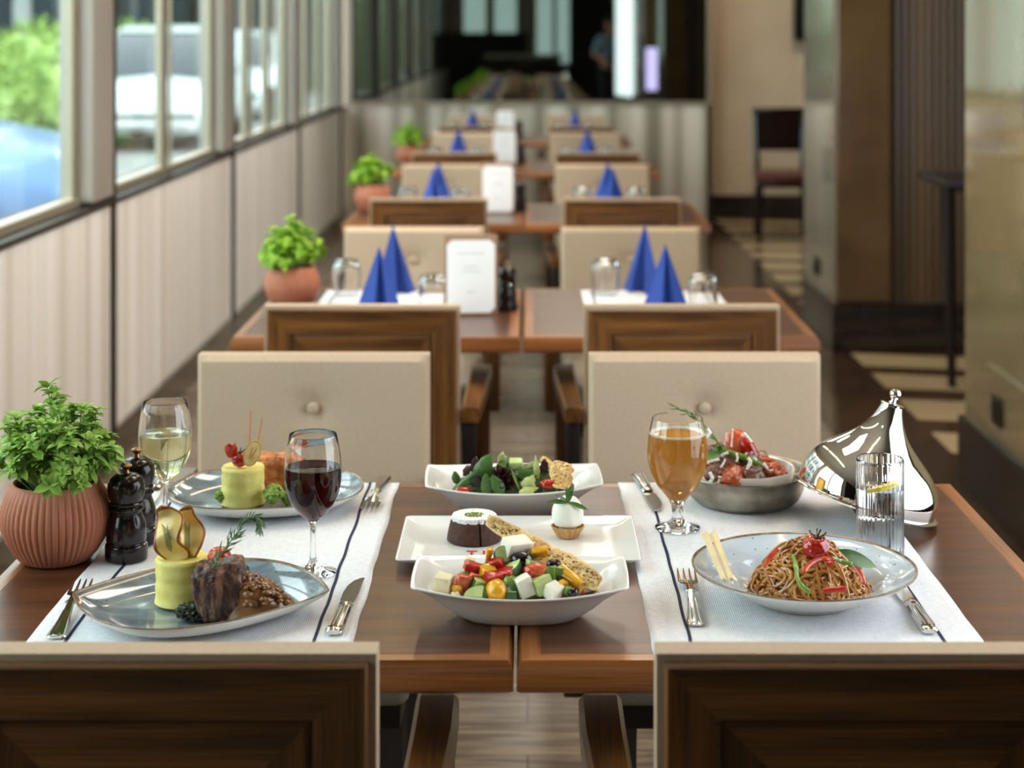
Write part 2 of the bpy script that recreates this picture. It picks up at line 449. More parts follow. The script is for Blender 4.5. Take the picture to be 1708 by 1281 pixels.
def floor_wood():
    m, nt, p = new_mat('grey_oak_floor')
    L = nt.links.new
    tc = nt.nodes.new('ShaderNodeTexCoord')
    br = nt.nodes.new('ShaderNodeTexBrick')
    br.inputs['Scale'].default_value = 1.0
    br.inputs['Brick Width'].default_value = 1.2; br.inputs['Row Height'].default_value = 0.16
    br.inputs['Mortar Size'].default_value = 0.002
    br.inputs['Color1'].default_value = rgb(150, 134, 116); br.inputs['Color2'].default_value = rgb(132, 116, 100); br.inputs['Mortar'].default_value = rgb(80, 68, 58)
    L(tc.outputs['Object'], br.inputs['Vector'])
    mp = nt.nodes.new('ShaderNodeMapping'); mp.inputs['Scale'].default_value = (3, 30, 1); L(tc.outputs['Object'], mp.inputs[0])
    n = nt.nodes.new('ShaderNodeTexNoise'); n.inputs['Scale'].default_value = 1.2; n.inputs['Detail'].default_value = 6; n.inputs['Distortion'].default_value = 1.2
    L(mp.outputs[0], n.inputs['Vector'])
    r = nt.nodes.new('ShaderNodeValToRGB'); r.color_ramp.elements[0].position = 0.35; r.color_ramp.elements[1].position = 0.65
    r.color_ramp.elements[0].color = (0.45, 0.42, 0.4, 1); r.color_ramp.elements[1].color = (1.2, 1.2, 1.2, 1)
    L(n.outputs['Fac'], r.inputs[0])
    mx = nt.nodes.new('ShaderNodeMixRGB'); mx.blend_type = 'MULTIPLY'; mx.inputs[0].default_value = 1
    L(br.outputs['Color'], mx.inputs[1]); L(r.outputs[0], mx.inputs[2]); L(mx.outputs[0], p.inputs['Base Color'])
    p.inputs['Roughness'].default_value = 0.22
    return m
M['floor_wood'] = floor_wood()

def floor_marble():
    m, nt, p = new_mat('cream_and_brown_marble')
    L = nt.links.new
    tc = nt.nodes.new('ShaderNodeTexCoord')
    mp = nt.nodes.new('ShaderNodeMapping'); mp.inputs['Scale'].default_value = (0.55, 0.9, 1); mp.inputs['Rotation'].default_value = (0, 0, 0.3)
    L(tc.outputs['Object'], mp.inputs[0])
    w = nt.nodes.new('ShaderNodeTexWave'); w.wave_type = 'RINGS'; w.inputs['Scale'].default_value = 0.7; w.inputs['Distortion'].default_value = 1.5; w.inputs['Detail'].default_value = 1
    L(mp.outputs[0], w.inputs['Vector'])
    r = nt.nodes.new('ShaderNodeValToRGB'); e = r.color_ramp.elements
    e[0].position, e[0].color = 0.30, rgb(84, 62, 42)
    e[1].position, e[1].color = 0.36, rgb(206, 186, 146)
    L(w.outputs['Fac'], r.inputs[0]); L(r.outputs[0], p.inputs['Base Color'])
    p.inputs['Roughness'].default_value = 0.14
    return m
M['floor_marble'] = floor_marble()
M['floor_border'] = pbr('dark_brown_marble', rgb(62, 48, 38), 0.13, var=rgb(80, 62, 48), vscale=5)

# ------------------------------------------------------------------ mesh helpers
def NB(): return bmesh.new()

def box(bm, x0, x1, y0, y1, z0, z1, bev=0.0, seg=2, mi=0):
    r = bmesh.ops.create_cube(bm, size=1.0)
    vs = r['verts']
    for v in vs:
        v.co = Vector(((x0 + x1) / 2 + v.co.x * (x1 - x0), (y0 + y1) / 2 + v.co.y * (y1 - y0), (z0 + z1) / 2 + v.co.z * (z1 - z0)))
    fs = set(f for v in vs for f in v.link_faces)
    for f in fs: f.material_index = mi
    if bev > 0:
        es = list(set(e for v in vs for e in v.link_edges))
        bmesh.ops.bevel(bm, geom=es, offset=bev, segments=seg, affect='EDGES', profile=0.5)
    return bm

def B(x0, x1, y0, y1, z0, z1, bev=0.0, seg=2):
    return box(NB(), x0, x1, y0, y1, z0, z1, bev, seg)

def rings(bm, loops, close=True, cap0=True, cap1=True, mis=None):
    """join successive vertex loops with quads"""
    L = [[bm.verts.new(p) for p in lp] for lp in loops]
    for k in range(len(L) - 1):
        n = len(L[k])
        for i in range(n if close else n - 1):
            j = (i + 1) % n
            f = bm.faces.new((L[k][i], L[k][j], L[k + 1][j], L[k + 1][i]))
            if mis: f.material_index = mis[k]
    if cap0 and len(L[0]) > 2:
        f = bm.faces.new(L[0])
        if mis: f.material_index = mis[0]
    if cap1 and len(L[-1]) > 2:
        f = bm.faces.new(L[-1])
        if mis: f.material_index = mis[-1]
    return L

def lathe(prof, n=48, mis=None, wob=None, bm=None, off=(0, 0, 0), ring=False):
    if ring: prof = list(prof) + [prof[0]]
    bm = bm or NB()
    loops = []
    for k, (r, z) in enumerate(prof):
        r = max(r, 1e-5)
        lp = []
        for i in range(n):
            a = 2 * PI * i / n
            rr = r * (wob(a, r, z) if wob else 1)
            lp.append(Vector((off[0] + rr * math.cos(a), off[1] + rr * math.sin(a), off[2] + z)))
        loops.append(lp)
    rings(bm, loops, cap0=not ring and prof[0][0] > 1e-4, cap1=not ring and prof[-1][0] > 1e-4, mis=mis)
    if ring: bmesh.ops.remove_doubles(bm, verts=bm.verts[:], dist=1e-7)
    return bm

def frame_at(t, up=Vector((0, 0, 1))):
    t = t.normalized()
    if abs(t.dot(up)) > 0.97: up = Vector((1, 0, 0))
    a = t.cross(up).normalized()
    return a, t.cross(a).normalized()

def tube(bm, pts, rad, n=6, cap=True, mi=0):
    pts = [Vector(p) for p in pts]
    if not isinstance(rad, (list, tuple)): rad = [rad] * len(pts)
    loops = []
    a_prev = None
    for i, p in enumerate(pts):
        t = (pts[min(i + 1, len(pts) - 1)] - pts[max(i - 1, 0)])
        if t.length < 1e-9: t = Vector((0, 0, 1))
        t.normalize()
        if a_prev is None:
            a, b = frame_at(t)
        else:
            a = (a_prev - t * a_prev.dot(t))
            if a.length < 1e-6: a, b = frame_at(t)
            a.normalize(); b = t.cross(a)
        a_prev = a
        loops.append([p + (a * math.cos(2 * PI * k / n) + b * math.sin(2 * PI * k / n)) * max(rad[i], 1e-5) for k in range(n)])
    rings(bm, loops, cap0=cap, cap1=cap, mis=[mi] * len(loops))
    return bm

def smooth_path(pts, n=6):
    pts = [Vector(p) for p in pts]
    out = []
    for i in range(len(pts) - 1):
        p0, p1, p2, p3 = pts[max(i - 1, 0)], pts[i], pts[i + 1], pts[min(i + 2, len(pts) - 1)]
        for k in range(n):
            t = k / n
            out.append(0.5 * ((2 * p1) + (p2 - p0) * t + (2 * p0 - 5 * p1 + 4 * p2 - p3) * t * t + (3 * p1 - p0 - 3 * p2 + p3) * t ** 3))
    out.append(pts[-1])
    return out

def blob(rx, ry, rz, sub=3, amp=0.1, freq=3.0, seed=0, bm=None, off=(0, 0, 0), flat=None, sq=1.0):
    """lumpy rounded solid; sq < 1 makes it boxier; flat cuts the underside at that height"""
    bm = bm or NB()
    r = bmesh.ops.create_icosphere(bm, subdivisions=sub, radius=1.0)
    for v in r['verts']:
        d = v.co.normalized()
        if sq != 1.0:
            d = Vector([math.copysign(abs(c) ** sq, c) for c in d])
        k = 1 + amp * noise.noise(d * freq + Vector((seed * 7.3, seed * 3.1, seed)))
        p = Vector((d.x * rx * k, d.y * ry * k, d.z * rz * k))
        if flat is not None and p.z < flat: p.z = flat + (p.z - flat) * 0.08
        v.co = p + Vector(off)
    return bm

def leaf(bm, base, d, nrm, ln, w, curl=0.2, fold=0.25, mi=0, rows=4):
    d = d.normalized(); s = d.cross(nrm)
    if s.length < 1e-4: s = Vector((1, 0, 0))
    s.normalize(); nrm = s.cross(d).normalized()
    prev = None
    for k in range(rows + 1):
        t = k / rows
        ww = w * math.sin(PI * min(0.98, t * 0.9 + 0.06)) ** 0.8 * (1 - 0.25 * t)
        if k == rows: ww = w * 0.03
        c = base + d * (ln * t) - nrm * (curl * ln * t * t)
        l = bm.verts.new(c - s * ww + nrm * (fold * ww)); m = bm.verts.new(c); r_ = bm.verts.new(c + s * ww + nrm * (fold * ww))
        if prev:
            for A, Bv, C, D in ((prev[0], prev[1], m, l), (prev[1], prev[2], r_, m)):
                f = bm.faces.new((A, Bv, C, D)); f.material_index = mi
        prev = (l, m, r_)

def chunk(sx, sy, sz, bev=0.15, seed=0, skin=None):
    """a slightly irregular cut cube"""
    rnd = random.Random(seed)
    bm = NB()
    bmesh.ops.create_cube(bm, size=1.0)
    for v in bm.verts:
        v.co = Vector((v.co.x * sx * rnd.uniform(.86, 1.08), v.co.y * sy * rnd.uniform(.86, 1.08), v.co.z * sz * rnd.uniform(.86, 1.08)))
    if skin is not None:
        bm.faces.ensure_lookup_table()
        bm.faces[skin].material_index = 1
    bmesh.ops.bevel(bm, geom=bm.edges[:], offset=bev * min(sx, sy, sz), segments=2, affect='EDGES', profile=0.5)
    return bm

def rect_rings(bm, specs, faces_mats):
    """nested rectangles in the xz plane: specs = (x half, z0, z1, y); 4 faces per step, mats (rail, stile)"""
    loops = []
    for (hx, z0, z1, y) in specs:
        loops.append([bm.verts.new((-hx, y, z0)), bm.verts.new((hx, y, z0)), bm.verts.new((hx, y, z1)), bm.verts.new((-hx, y, z1))])
    for k in range(len(loops) - 1):
        for i in range(4):
            j = (i + 1) % 4
            f = bm.faces.new((loops[k][i], loops[k][j], loops[k + 1][j], loops[k + 1][i]))
            f.material_index = faces_mats[0] if i in (0, 2) else faces_mats[1]
    f = bm.faces.new(loops[-1]); f.material_index = faces_mats[0]
    f = bm.faces.new(loops[0]); f.material_index = faces_mats[0]
    return bm
# ================================================================== the room
XL = -1.42                                    # inner face of the window wall
Y0, Y1 = -4.0, 13.5
CEIL = 2.9
SILL = 0.90
struct('floor', B(XL - 0.2, 1.12, Y0 - .2, Y1 + .6, -0.1, 0), M['floor_wood'])
struct('floor_border', B(1.12, 1.49, Y0 - .2, Y1 + .6, -0.1, 0.0), M['floor_border'])
struct('floor_corridor', B(1.49, 6.0, Y0 - .2, Y1 + .6, -0.1, 0.0), M['floor_marble'])
struct('ceiling', B(XL - 0.2, 6.0, Y0 - .2, Y1 + .6, CEIL, CEIL + .1), M['ceiling'])
# window wall below the sill, dark seams, sill, base
struct('wall_left', B(XL - 0.18, XL, Y0, Y1, 0.12, SILL - 0.01), M['wainscot'])
struct('baseboard_left', B(XL - 0.18, XL + 0.015, Y0, Y1, 0, 0.12), M['base_dark'])
struct('trim_1', B(XL - 0.19, XL + 0.012, Y0, Y1, SILL - 0.009, SILL + 0.009, 0.003), M['dark_line'])
struct('wall_header_left', B(XL - 0.18, XL, Y0, Y1, 2.72, CEIL), M['plaster'])
k = 0
pitch = 2.4
posts = [5.60 + pitch * i for i in range(-4, 4)]
struct('wall_left_daylight_block', B(XL - .17, XL - .001, Y0, .8, SILL + .0095, 2.72), M['base_dark'])  # blank stretch added out of view, keeps daylight off the near chairs
for i, y in enumerate(posts):
    k += 1
    bm = B(XL - 0.1, XL + 0.012, y, y + 0.30, SILL + 0.02, 2.72, 0.006)
    struct('trim_%d' % (k + 1), bm, M['post'])
    struct('trim_seam_%d' % k, B(XL - 0.02, XL + 0.016, y + 0.272, y + 0.302, 0.0, 2.72), M['dark_line'])
wn = 0
edges = [Y0] + posts + [Y1]        # no glass in the stretch behind the camera
for i in range(len(edges) - 1):
    a = edges[i] + (0.30 if i else 0)
    b = edges[i + 1]
    if b - a < 0.5 or b < 1.0: continue
    wn += 1
    w = bpy.data.objects.new('window_%d' % wn, None)
    COL.objects.link(w); w['kind'] = 'structure'
    nw = max(1, round((b - a) / 0.8)) if i >= 6 else 2
    if i >= 6: nw = 3 if b - a > 1.5 else 1
    fw = 0.055
    fr = NB()
    box(fr, XL - 0.08, XL - 0.03, a, b, SILL + .0095, SILL + .04, .004)
    box(fr, XL - 0.08, XL - 0.03, a, b, 2.66, 2.72, .004)
    for q in range(nw + 1):
        yc = a + (b - a) * q / nw
        wd = 0.05 if q in (0, nw) else 0.055
        y_a = max(a, yc - wd); y_b = min(b, yc + wd)
        box(fr, XL - 0.068, XL - 0.04, y_a, y_b, SILL + .0095, 2.72, .004)
        if 0 < q < nw:
            box(fr, XL - 0.024, XL - 0.012, yc - 0.012, yc + 0.006, SILL + .02, 2.72, .002)
    obj('window_frame', fr, M['metal_frame'], w, smooth=False)
    obj('window_pane', B(XL - 0.057, XL - 0.051, a, b, SILL + .05, 2.68), M['pane'], w, smooth=False)
# end wall with the smoked mirror
struct('wall_back', B(XL - .18, 1.43, Y1, Y1 + .3, 0, CEIL), M['plaster'])
struct('wall_back_panel', B(XL, 1.43, Y1 - 0.03, Y1 - .001, 0.0, SILL + .02), M['end_panel'])
struct('trim_20', B(XL, 1.43, Y1 - 0.05, Y1 - 0.001, SILL + .02, SILL + .045), M['metal_frame'])
struct('window_mirror_back', B(XL + .01, 1.40, Y1 - 0.02, Y1 - .001, SILL + .045, CEIL), M['mirror'])
struct('trim_21', B(1.40, 1.432, Y1 - 0.03, Y1 - .001, 0, CEIL), M['metal_frame'])
struct('trim_22', B(XL + .001, XL + .05, Y1 - 0.06, Y1 - .021, SILL + .045, CEIL), M['metal_frame'])
# beige wall to the right of it
struct('wall_right_far', B(1.433, 6.0, 13.75, 14.05, 0, CEIL), M['beige_wall'])
struct('baseboard_right_far', B(1.433, 6.0, 13.72, 13.749, 0, 0.19), M['base_dark'])
# pillar (Y 8 to 8.9) and the polished right wall (up to 5.66)
PX = 1.434
struct('wall_pillar', B(PX, 1.69, 8.02, 8.88, 0.22, CEIL, 0.01), [M['brown_stone']])
struct('wall_pillar_fluted', B(1.70, 2.9, 8.03, 8.88, 0.22, CEIL), M['ribbed_stone'])
struct('trim_23', B(1.69, 1.70, 8.04, 8.8, 0.22, CEIL), M['dark_line'])
struct('wall_pillar_aisle_face', B(PX - 0.012, PX - .001, 8.03, 8.88, 0.22, CEIL), M['pillar_side'])
struct('baseboard_pillar', B(PX - 0.02, 2.92, 8.0, 8.9, 0.0, 0.22, 0.006), M['base_dark'])
struct('wall_right', B(PX, 2.6, 3.2, 5.66, 0.22, CEIL), M['lacquer'])
struct('baseboard_right', B(PX - 0.02, 2.62, 3.18, 5.68, 0.0, 0.22, 0.006), M['base_dark'])
struct('trim_24', B(PX - 0.012, PX - 0.001, 3.25, 5.35, 0.24, 0.45, 0.003), M['lacquer'])
struct('wall_corridor_right', B(6.0, 6.2, Y0, 14.0, 0, CEIL), M['brown_stone'])
# wall behind the camera with glazed openings
struct('wall_front', B(XL - .18, 0.0, Y0 - .2, Y0, 0, 1.5), M['back_wall'])
struct('window_front_dimmer', B(XL - .15, .75, Y0 - .11, Y0 - .10, .9, 2.3), M['tinted_pane'])  # tinted pane added to dim the daylight from behind the camera
struct('wall_front_header', B(XL - .18, 6.2, Y0 - .2, Y0, 2.3, CEIL), M['plaster'])
struct('wall_front_side', B(0.75, 6.2, Y0 - .2, Y0, 0, 2.3), M['back_wall'])
for i, (a, b) in enumerate(((-1.6, -1.15), (-0.75, -0.6), (-0.2, 0.05), (0.05, 0.16), (0.45, 0.52))):
    struct('trim_%d' % (30 + i), B(a, b, Y0 - .18, Y0 - .02, 1.0 if b < 0 else 0, 2.3), M['post'])
struct('trim_35', B(0.16, 0.75, Y0 - .15, Y0 - .05, 0, 0.95), M['base_dark'])

def lamp_bar(x, y0, y1, lab):
    t = thing('ceiling_light', lab, 'ceiling light', (x, (y0 + y1) / 2, CEIL), group=None)
    h = (y1 - y0) / 2
    obj('lamp_housing', B(-0.035, 0.035, -h, h, -0.03, -0.001, .004), M['metal_frame'], t)
    obj('lamp_tube', B(-0.022, 0.022, -h + .01, h - .01, -0.042, -0.0305, .004), M['warm_lamp'], t)
lamp_bar(-0.55, 2.3, 4.6, 'long warm ceiling light bar above the left place settings')
lamp_bar(0.75, 2.3, 4.6, 'long warm ceiling light bar above the right place settings')
lamp_bar(-0.55, 5.0, 8.0, 'long warm ceiling light bar above the middle left tables')
lamp_bar(0.75, 5.0, 8.0, 'long warm ceiling light bar above the middle right tables')
for (x, y, where) in ((0.3, 3.6, 'over the second row'), (0.3, 5.9, 'over the third row'), (0.3, 8.6, 'over the fourth row'), (0.3, 10.9, 'over the back rows')):  # panels added to raise the general light in the room
    t = thing('added_ceiling_panel', 'added square warm white ceiling fill panel ' + where, 'ceiling light', (x, y, CEIL))
    obj('fill_panel_frame', B(-.34, .34, -.34, .34, -.03, -.001, .004), M['metal_frame'], t)
    obj('fill_panel_diffuser', B(-.31, .31, -.31, .31, -.034, -.0305), M['fill_panel'], t)
for (x, y, where) in ((2.2, 12.2, 'near the beige wall'), (0.1, 10.6, 'over the farthest tables'), (2.2, 6.9, 'beside the brown pillar'), (0.2, 1.6, 'over the nearest tables')):
    t = thing('downlight', 'small round warm ceiling downlight ' + where, 'downlight', (x, y, CEIL))
    obj('lamp_ring', lathe([(0.055, -0.012), (0.065, -0.012), (0.068, -0.001), (0.055, -0.001)], 24, ring=True), M['metal_frame'], t)
    obj('lamp_disc', lathe([(0.0, -0.008), (0.054, -0.008), (0.054, -0.001), (0, -0.001)], 24), M['down_lamp'], t)

def spot(x, y, z, power, size, col, tgt):
    l = bpy.data.lights.new('spot_beam', 'SPOT')
    l.energy = power; l.spot_size = size; l.spot_blend = 0.6; l.color = col; l.shadow_soft_size = 0.05
    o = bpy.data.objects.new('spot_beam', l)
    o.location = (x, y, z)
    o.rotation_euler = (Vector(tgt) - Vector((x, y, z))).to_track_quat('-Z', 'Y').to_euler()
    COL.objects.link(o)
for i, (y, where) in enumerate(((4.3, 'nearest the second row'), (5.9, 'between the second and third rows'), (7.6, 'over the third row'), (9.6, 'over the fourth row'))):  # fill spots added to brighten the wainscot under the windows
    t = thing('fill_spot', 'added ceiling fill spot brightening the window wall, ' + where, 'spotlight', (0.75 if i < 2 else .95, y + .0, CEIL))
    obj('fill_spot_body', lathe([(0, -.13), (.045, -.13), (.05, -.12), (.05, -.03), (.03, -.02), (.03, -.001), (0, -.001)], 20), M['black_metal'], t)
    spot(0.72 if i < 2 else .9, y, CEIL - .16, 75, 1.25, (1, .96, .9), (-1.42, y + .3, .55))
spot(2.2, 12.2, CEIL - .03, 50, 2.2, (1, .8, .6), (2.1, 13.2, 0.8))
spot(0.1, 10.6, CEIL - .03, 60, 2.3, (1, .84, .66), (0.1, 11.8, 0))
spot(2.2, 6.9, CEIL - .03, 16, 2.0, (1, .8, .6), (2.2, 7.0, 0))

def outlet(y, z, lab):
    t = thing('wall_outlet', lab, 'outlet', (PX - 0.013, y, z))
    obj('cover_plate', B(-0.012, 0, -0.045, 0.045, -0.045, 0.045, .004), M['outlet'], t)
    obj('socket', B(-0.018, -0.0125, -0.022, 0.022, -0.03, 0.03, .002), M['black_metal'], t)
outlet(5.21, 0.335, 'dark bronze outlet low on the near polished right wall')
outlet(8.47, 0.335, 'dark bronze outlet low on the aisle side of the brown pillar')

# dark framed screen at the far beige wall, half hidden by the pillar
t = thing('wall_screen', 'dark screen hung high on the beige far wall', 'screen', (2.47, 13.70, 1.74))
obj('housing', B(-0.36, 0.36, -0.06, 0.04, -0.32, 0.5, .01), M['black_metal'], t)
obj('display', B(-0.33, 0.33, -0.064, -0.0605, -0.29, 0.47), M['mirror'], t)

# dark wooden side chair standing by the beige wall
def side_chair(x, y, rz, lab):
    t = thing('side_chair', lab, 'chair', (x, y, 0), rz)
    dk = M['mill']
    for sx in (-1, 1):
        obj('leg', tube(NB(), [(sx * .17, .19, 0), (sx * .165, .18, .42)], [.016, .022], 8), dk, t)
        obj('leg', tube(NB(), smooth_path([(sx * .17, -.23, 0), (sx * .165, -.18, .42), (sx * .17, -.2, .65), (sx * .175, -.25, .88)]), .02, 8), dk, t)
    obj('seat', B(-.2, .2, -.2, .21, .42, .49, .02, 3), pbr('oxblood_leather', rgb(92, 52, 42), .4), t)
    obj('seat_frame', B(-.19, .19, -.19, .2, .38, .42, .006), dk, t)
    bm = NB()
    rings(bm, [[Vector((-.19, yb, z)), Vector((.19, yb, z)), Vector((.19, yb - .03, z)), Vector((-.19, yb - .03, z))] for (yb, z) in ((-.195, .62), (-.205, .7), (-.22, .8), (-.245, .9))])
    obj('backrest', bm, dk, t)
    obj('top_rail', B(-.2, .2, -.285, -.235, .88, .93, .014), dk, t)
    return t
side_chair(1.83, 12.42, math.radians(176), 'dark glossy wooden side chair standing before the beige far wall')
# tall dark console behind the right wall corner
t = thing('console_table', 'tall dark wooden stand with thin top between pillar and right wall', 'console table', (1.93, 7.0, 0))
obj('table_top', B(-.29, .22, -.25, .25, .865, .895, .006), M['black_wood'], t)
for sx, sy in ((-.18, -.2), (.17, -.2), (-.18, .2), (.17, .2)):
    obj('leg', tube(NB(), [(sx + (.02 if sx < 0 else 0), sy, 0), (sx, sy, .86)], [.018, .026], 8), M['black_wood'], t)
obj('apron', B(-.16, .16, -.18, .18, .82, .864), M['black_wood'], t)

# ================================================================== outdoors
GZ = -0.05
paint_blue = pbr('light_blue_car_paint', rgb(126, 160, 208), 0.25, coat=0.8)
paint_white = pbr('white_car_paint', rgb(236, 238, 240), 0.25, coat=0.8)
car_glass = pbr('dark_car_glass', rgb(40, 48, 52), 0.05, coat=0.6)
tyre = pbr('tyre_rubber', rgb(28, 28, 28), 0.8)
asphalt = pbr('street_asphalt', rgb(150, 150, 148), 0.9, var=rgb(126, 126, 124), vscale=6)
hedge_m = pbr('hedge_leaf', rgb(112, 142, 68), 0.6, var=rgb(170, 190, 108), vscale=4)
tree_m = pbr('tree_leaf', rgb(70, 104, 48), 0.6, var=rgb(120, 150, 70), vscale=3)
bark = pbr('tree_bark', rgb(82, 66, 52), 0.9)
facade = pbr('grey_facade_render', rgb(176, 178, 176), 0.8, var=rgb(150, 152, 150), vscale=0.8)
facade2 = pbr('dark_facade_render', rgb(62, 66, 66), 0.8, var=rgb(84, 86, 84), vscale=0.8)
fwin = pbr('dark_facade_glass', rgb(48, 56, 60), 0.1)
struct('ground_outside', B(-40, XL - .2, -20, 80, GZ - .1, GZ), asphalt)

def car(x, y, rz, paint, lab, hh=1.45, ln=4.0, wd=1.72):
    t = thing('car', lab, 'car', (x, y, GZ), rz)
    hw = wd / 2
    # side profile stations along the length (y): hood, cabin, tail
    st = [(-ln / 2, .35, .62), (-ln / 2 + .08, .28, .78), (-ln / 2 + .9, .25, .93), (-ln / 2 + 1.35, .25, 1.0), (ln / 2 - .8, .25, 1.02), (ln / 2 - .1, .28, .98), (ln / 2, .35, .7)]
    bm = NB(); loops = []
    for (yy, z0, z1) in st:
        e = .82 if abs(yy) > ln / 2 - .12 else 1
        loops.append([Vector((sx * hw * e * k, yy, z)) for sx, k, z in ((-1, .88, z0), (-1, 1, z0 + .15), (-1, 1, z1 - .2), (-1, .9, z1 - .03), (0, .0, z1 + .03), (1, .9, z1 - .03), (1, 1, z1 - .2), (1, 1, z0 + .15), (1, .88, z0))])
    rings(bm, loops); obj('car_body', bm, paint, t)
    bm = NB(); loops = []
    for (yy, z1, k) in ((-ln / 2 + .95, .95, .84), (-ln / 2 + 1.55, hh - .06, .72), (-ln / 2 + 1.9, hh, .7), (ln / 2 - 1.0, hh - .02, .7), (ln / 2 - .35, 1.0, .8)):
        loops.append([Vector((sx * hw * kk, yy, z)) for sx, kk, z in ((-1, .9, .9), (-1, k, z1 - .02), (1, k, z1 - .02), (1, .9, .9))])
    rings(bm, loops); obj('cabin_glass', bm, car_glass, t)
    bm = NB()
    rings(bm, [[Vector((-hw * .72, yy, z)), Vector((hw * .72, yy, z)), Vector((hw * .7, yy, z + .04)), Vector((-hw * .7, yy, z + .04))] for yy, z in ((-ln / 2 + 1.6, hh - .05), (-ln / 2 + 1.9, hh), (0.3, hh + .01), (ln / 2 - 1.0, hh - .02))])
    obj('car_roof', bm, paint, t)
    bm = NB()
    for yy in (-ln / 2 + 1.75, 0.15, ln / 2 - .95):
        for sx in (-1, 1):
            box(bm, sx * hw * .81 - .05, sx * hw * .81 + .05, yy - .05, yy + .05, .92, hh - .03)
    obj('window_pillar', bm, paint, t)
    for sx in (-1, 1):
        for yy in (-ln / 2 + .75, ln / 2 - .75):
            w = lathe([(0, -.1), (.2, -.1), (.3, -.09), (.32, 0), (.3, .09), (.2, .1), (0, .1)], 24)
            obj('wheel', w, tyre, t, loc=(sx * (hw - .08), yy, .32), rot=(0, PI / 2, 0))
        obj('headlight', blob(.12, .05, .08, 2, 0), M['glass'], t, loc=(sx * hw * .62, -ln / 2 + .04, .62))
car(-5.0, 11.9, PI / 2, paint_blue, 'light blue car standing crosswise outside the nearest window')
car(-5.0, 24.3, 0.02, paint_white, 'white car parked beyond the blue one, outside the second window', 1.6, 4.4)
car(-5.3, 31.6, 0.0, paint_white, 'white car parked farthest along the street', 1.55, 4.4)

def bush(x, y, rx, ry, rz_, lab, m, name='street_shrub', cat='shrub', base=GZ, n=900, seed=1):
    rnd = random.Random(seed)
    t = thing(name, lab, cat, (x, y, base))
    bm = NB()
    for i in range(n):
        d = Vector((rnd.gauss(0, 1), rnd.gauss(0, 1), rnd.gauss(0, 1))).normalized()
        k = rnd.uniform(.75, 1) * (1 + .18 * noise.noise(d * 3 + Vector((seed, 0, 0))))
        p = Vector((d.x * rx * k, d.y * ry * k, rz_ + d.z * rz_ * k))
        leaf(bm, p, (d + Vector((rnd.uniform(-.6, .6), rnd.uniform(-.6, .6), rnd.uniform(-.3, .6)))), Vector((rnd.random(), rnd.random(), 1)), .12, .045, rows=2)
    blob(rx * .8, ry * .8, rz_ * .8, 3, .25, 3, seed, bm, (0, 0, rz_))
    obj('foliage', bm, m, t, smooth=False)
    return t
for i in range(5):
    bush(-6.4 - 0.15 * (i % 2), 16.4 + i * 2.9, .95, 1.2, .85, ['leafy green shrub at the near end of the street hedge', 'second leafy shrub of the street hedge behind the blue car',
         'leafy shrub in the middle of the street hedge', 'fourth leafy shrub of the street hedge behind the white car', 'leafy shrub at the far end of the street hedge'][i], hedge_m, seed=i + 3)
def tree(x, y, h, lab, seed):
    t = bush(x, y, 1.5, 1.5, 1.3, lab, tree_m, 'street_tree', 'tree', GZ + h - 2.4, 900, seed)
    for c in t.children: c.name = 'crown'
    obj('trunk', tube(NB(), [(0, 0, 2.4 - h), (.05, 0, 0), (0, .05, 1.2)], [.14, .11, .06], 8), bark, t)
tree(-7.9, 32.5, 4.6, 'street tree with a round crown nearer the blue car', 21)
tree(-8.0, 38, 5.0, 'street tree with a round crown farther down the street', 22)
bush(-3.5, -13, 1.0, 1.6, 1.3, 'green shrub by the street behind the camera, seen in the mirror', hedge_m, seed=31)
bush(-5.2, -10, 1.0, 1.6, 1.5, 'second green shrub by the street behind the camera', hedge_m, seed=32)
def building(x0, x1, y0, y1, h, m, lab, nfl=3, nb=8):
    t = thing('building', lab, 'building', (x0, y0, GZ))
    bm = B(0, x1 - x0, 0, y1 - y0, 0, h)
    obj('facade', bm, m, t, smooth=False)
    for f in range(nfl):
        bm = NB()
        for i in range(nb):
            w = (y1 - y0) / nb
            box(bm, x1 - x0 - .02, x1 - x0 + .03, i * w + w * .2, i * w + w * .8, .7 + f * 3, 2.6 + f * 3)
            if f < nfl and x1 - x0 > 4:
                pass
        obj('window_row', bm, fwin, t, smooth=False)
    bm = NB()
    for i in range(5):
        w = (x1 - x0) / 5
        for f in range(nfl): box(bm, i * w + w * .2, i * w + w * .8, -.03, .02, .7 + f * 3, 2.6 + f * 3)
    obj('end_window', bm, fwin, t, smooth=False)
building(-16, -9.6, 10, 36, 9.5, facade, 'pale grey building across the street')
building(-16, -9.2, 40, 70, 11, facade2, 'dark building farther along across the street')
building(-8.4, -2.2, 46, 60, 8, facade2, 'dark building closing the far end of the street', 2, 4)
# slim post on the pavement
t = thing('street_lamp', 'slim grey street lamp on the pavement outside', 'street lamp', (-4.9, 15.2, GZ))
obj('pole', tube(NB(), [(0, 0, 0), (0, 0, 4.2)], [.06, .04], 10), facade, t)
obj('lamp_head', B(-.1, .5, -.08, .08, 4.15, 4.28, .02), facade, t)

# ================================================================== behind the camera (seen in the mirror)
t = thing('service_counter', 'long grey service counter behind the photographer, seen in the mirror', 'counter', (0.0, -3.0, 0))
obj('counter_top', B(-.75, .62, -.3, .3, 1.06, 1.12, .006), M['ceramic2'], t)
obj('counter_body', B(-.7, .57, -.26, .26, 0, 1.06), M['base_dark'], t)
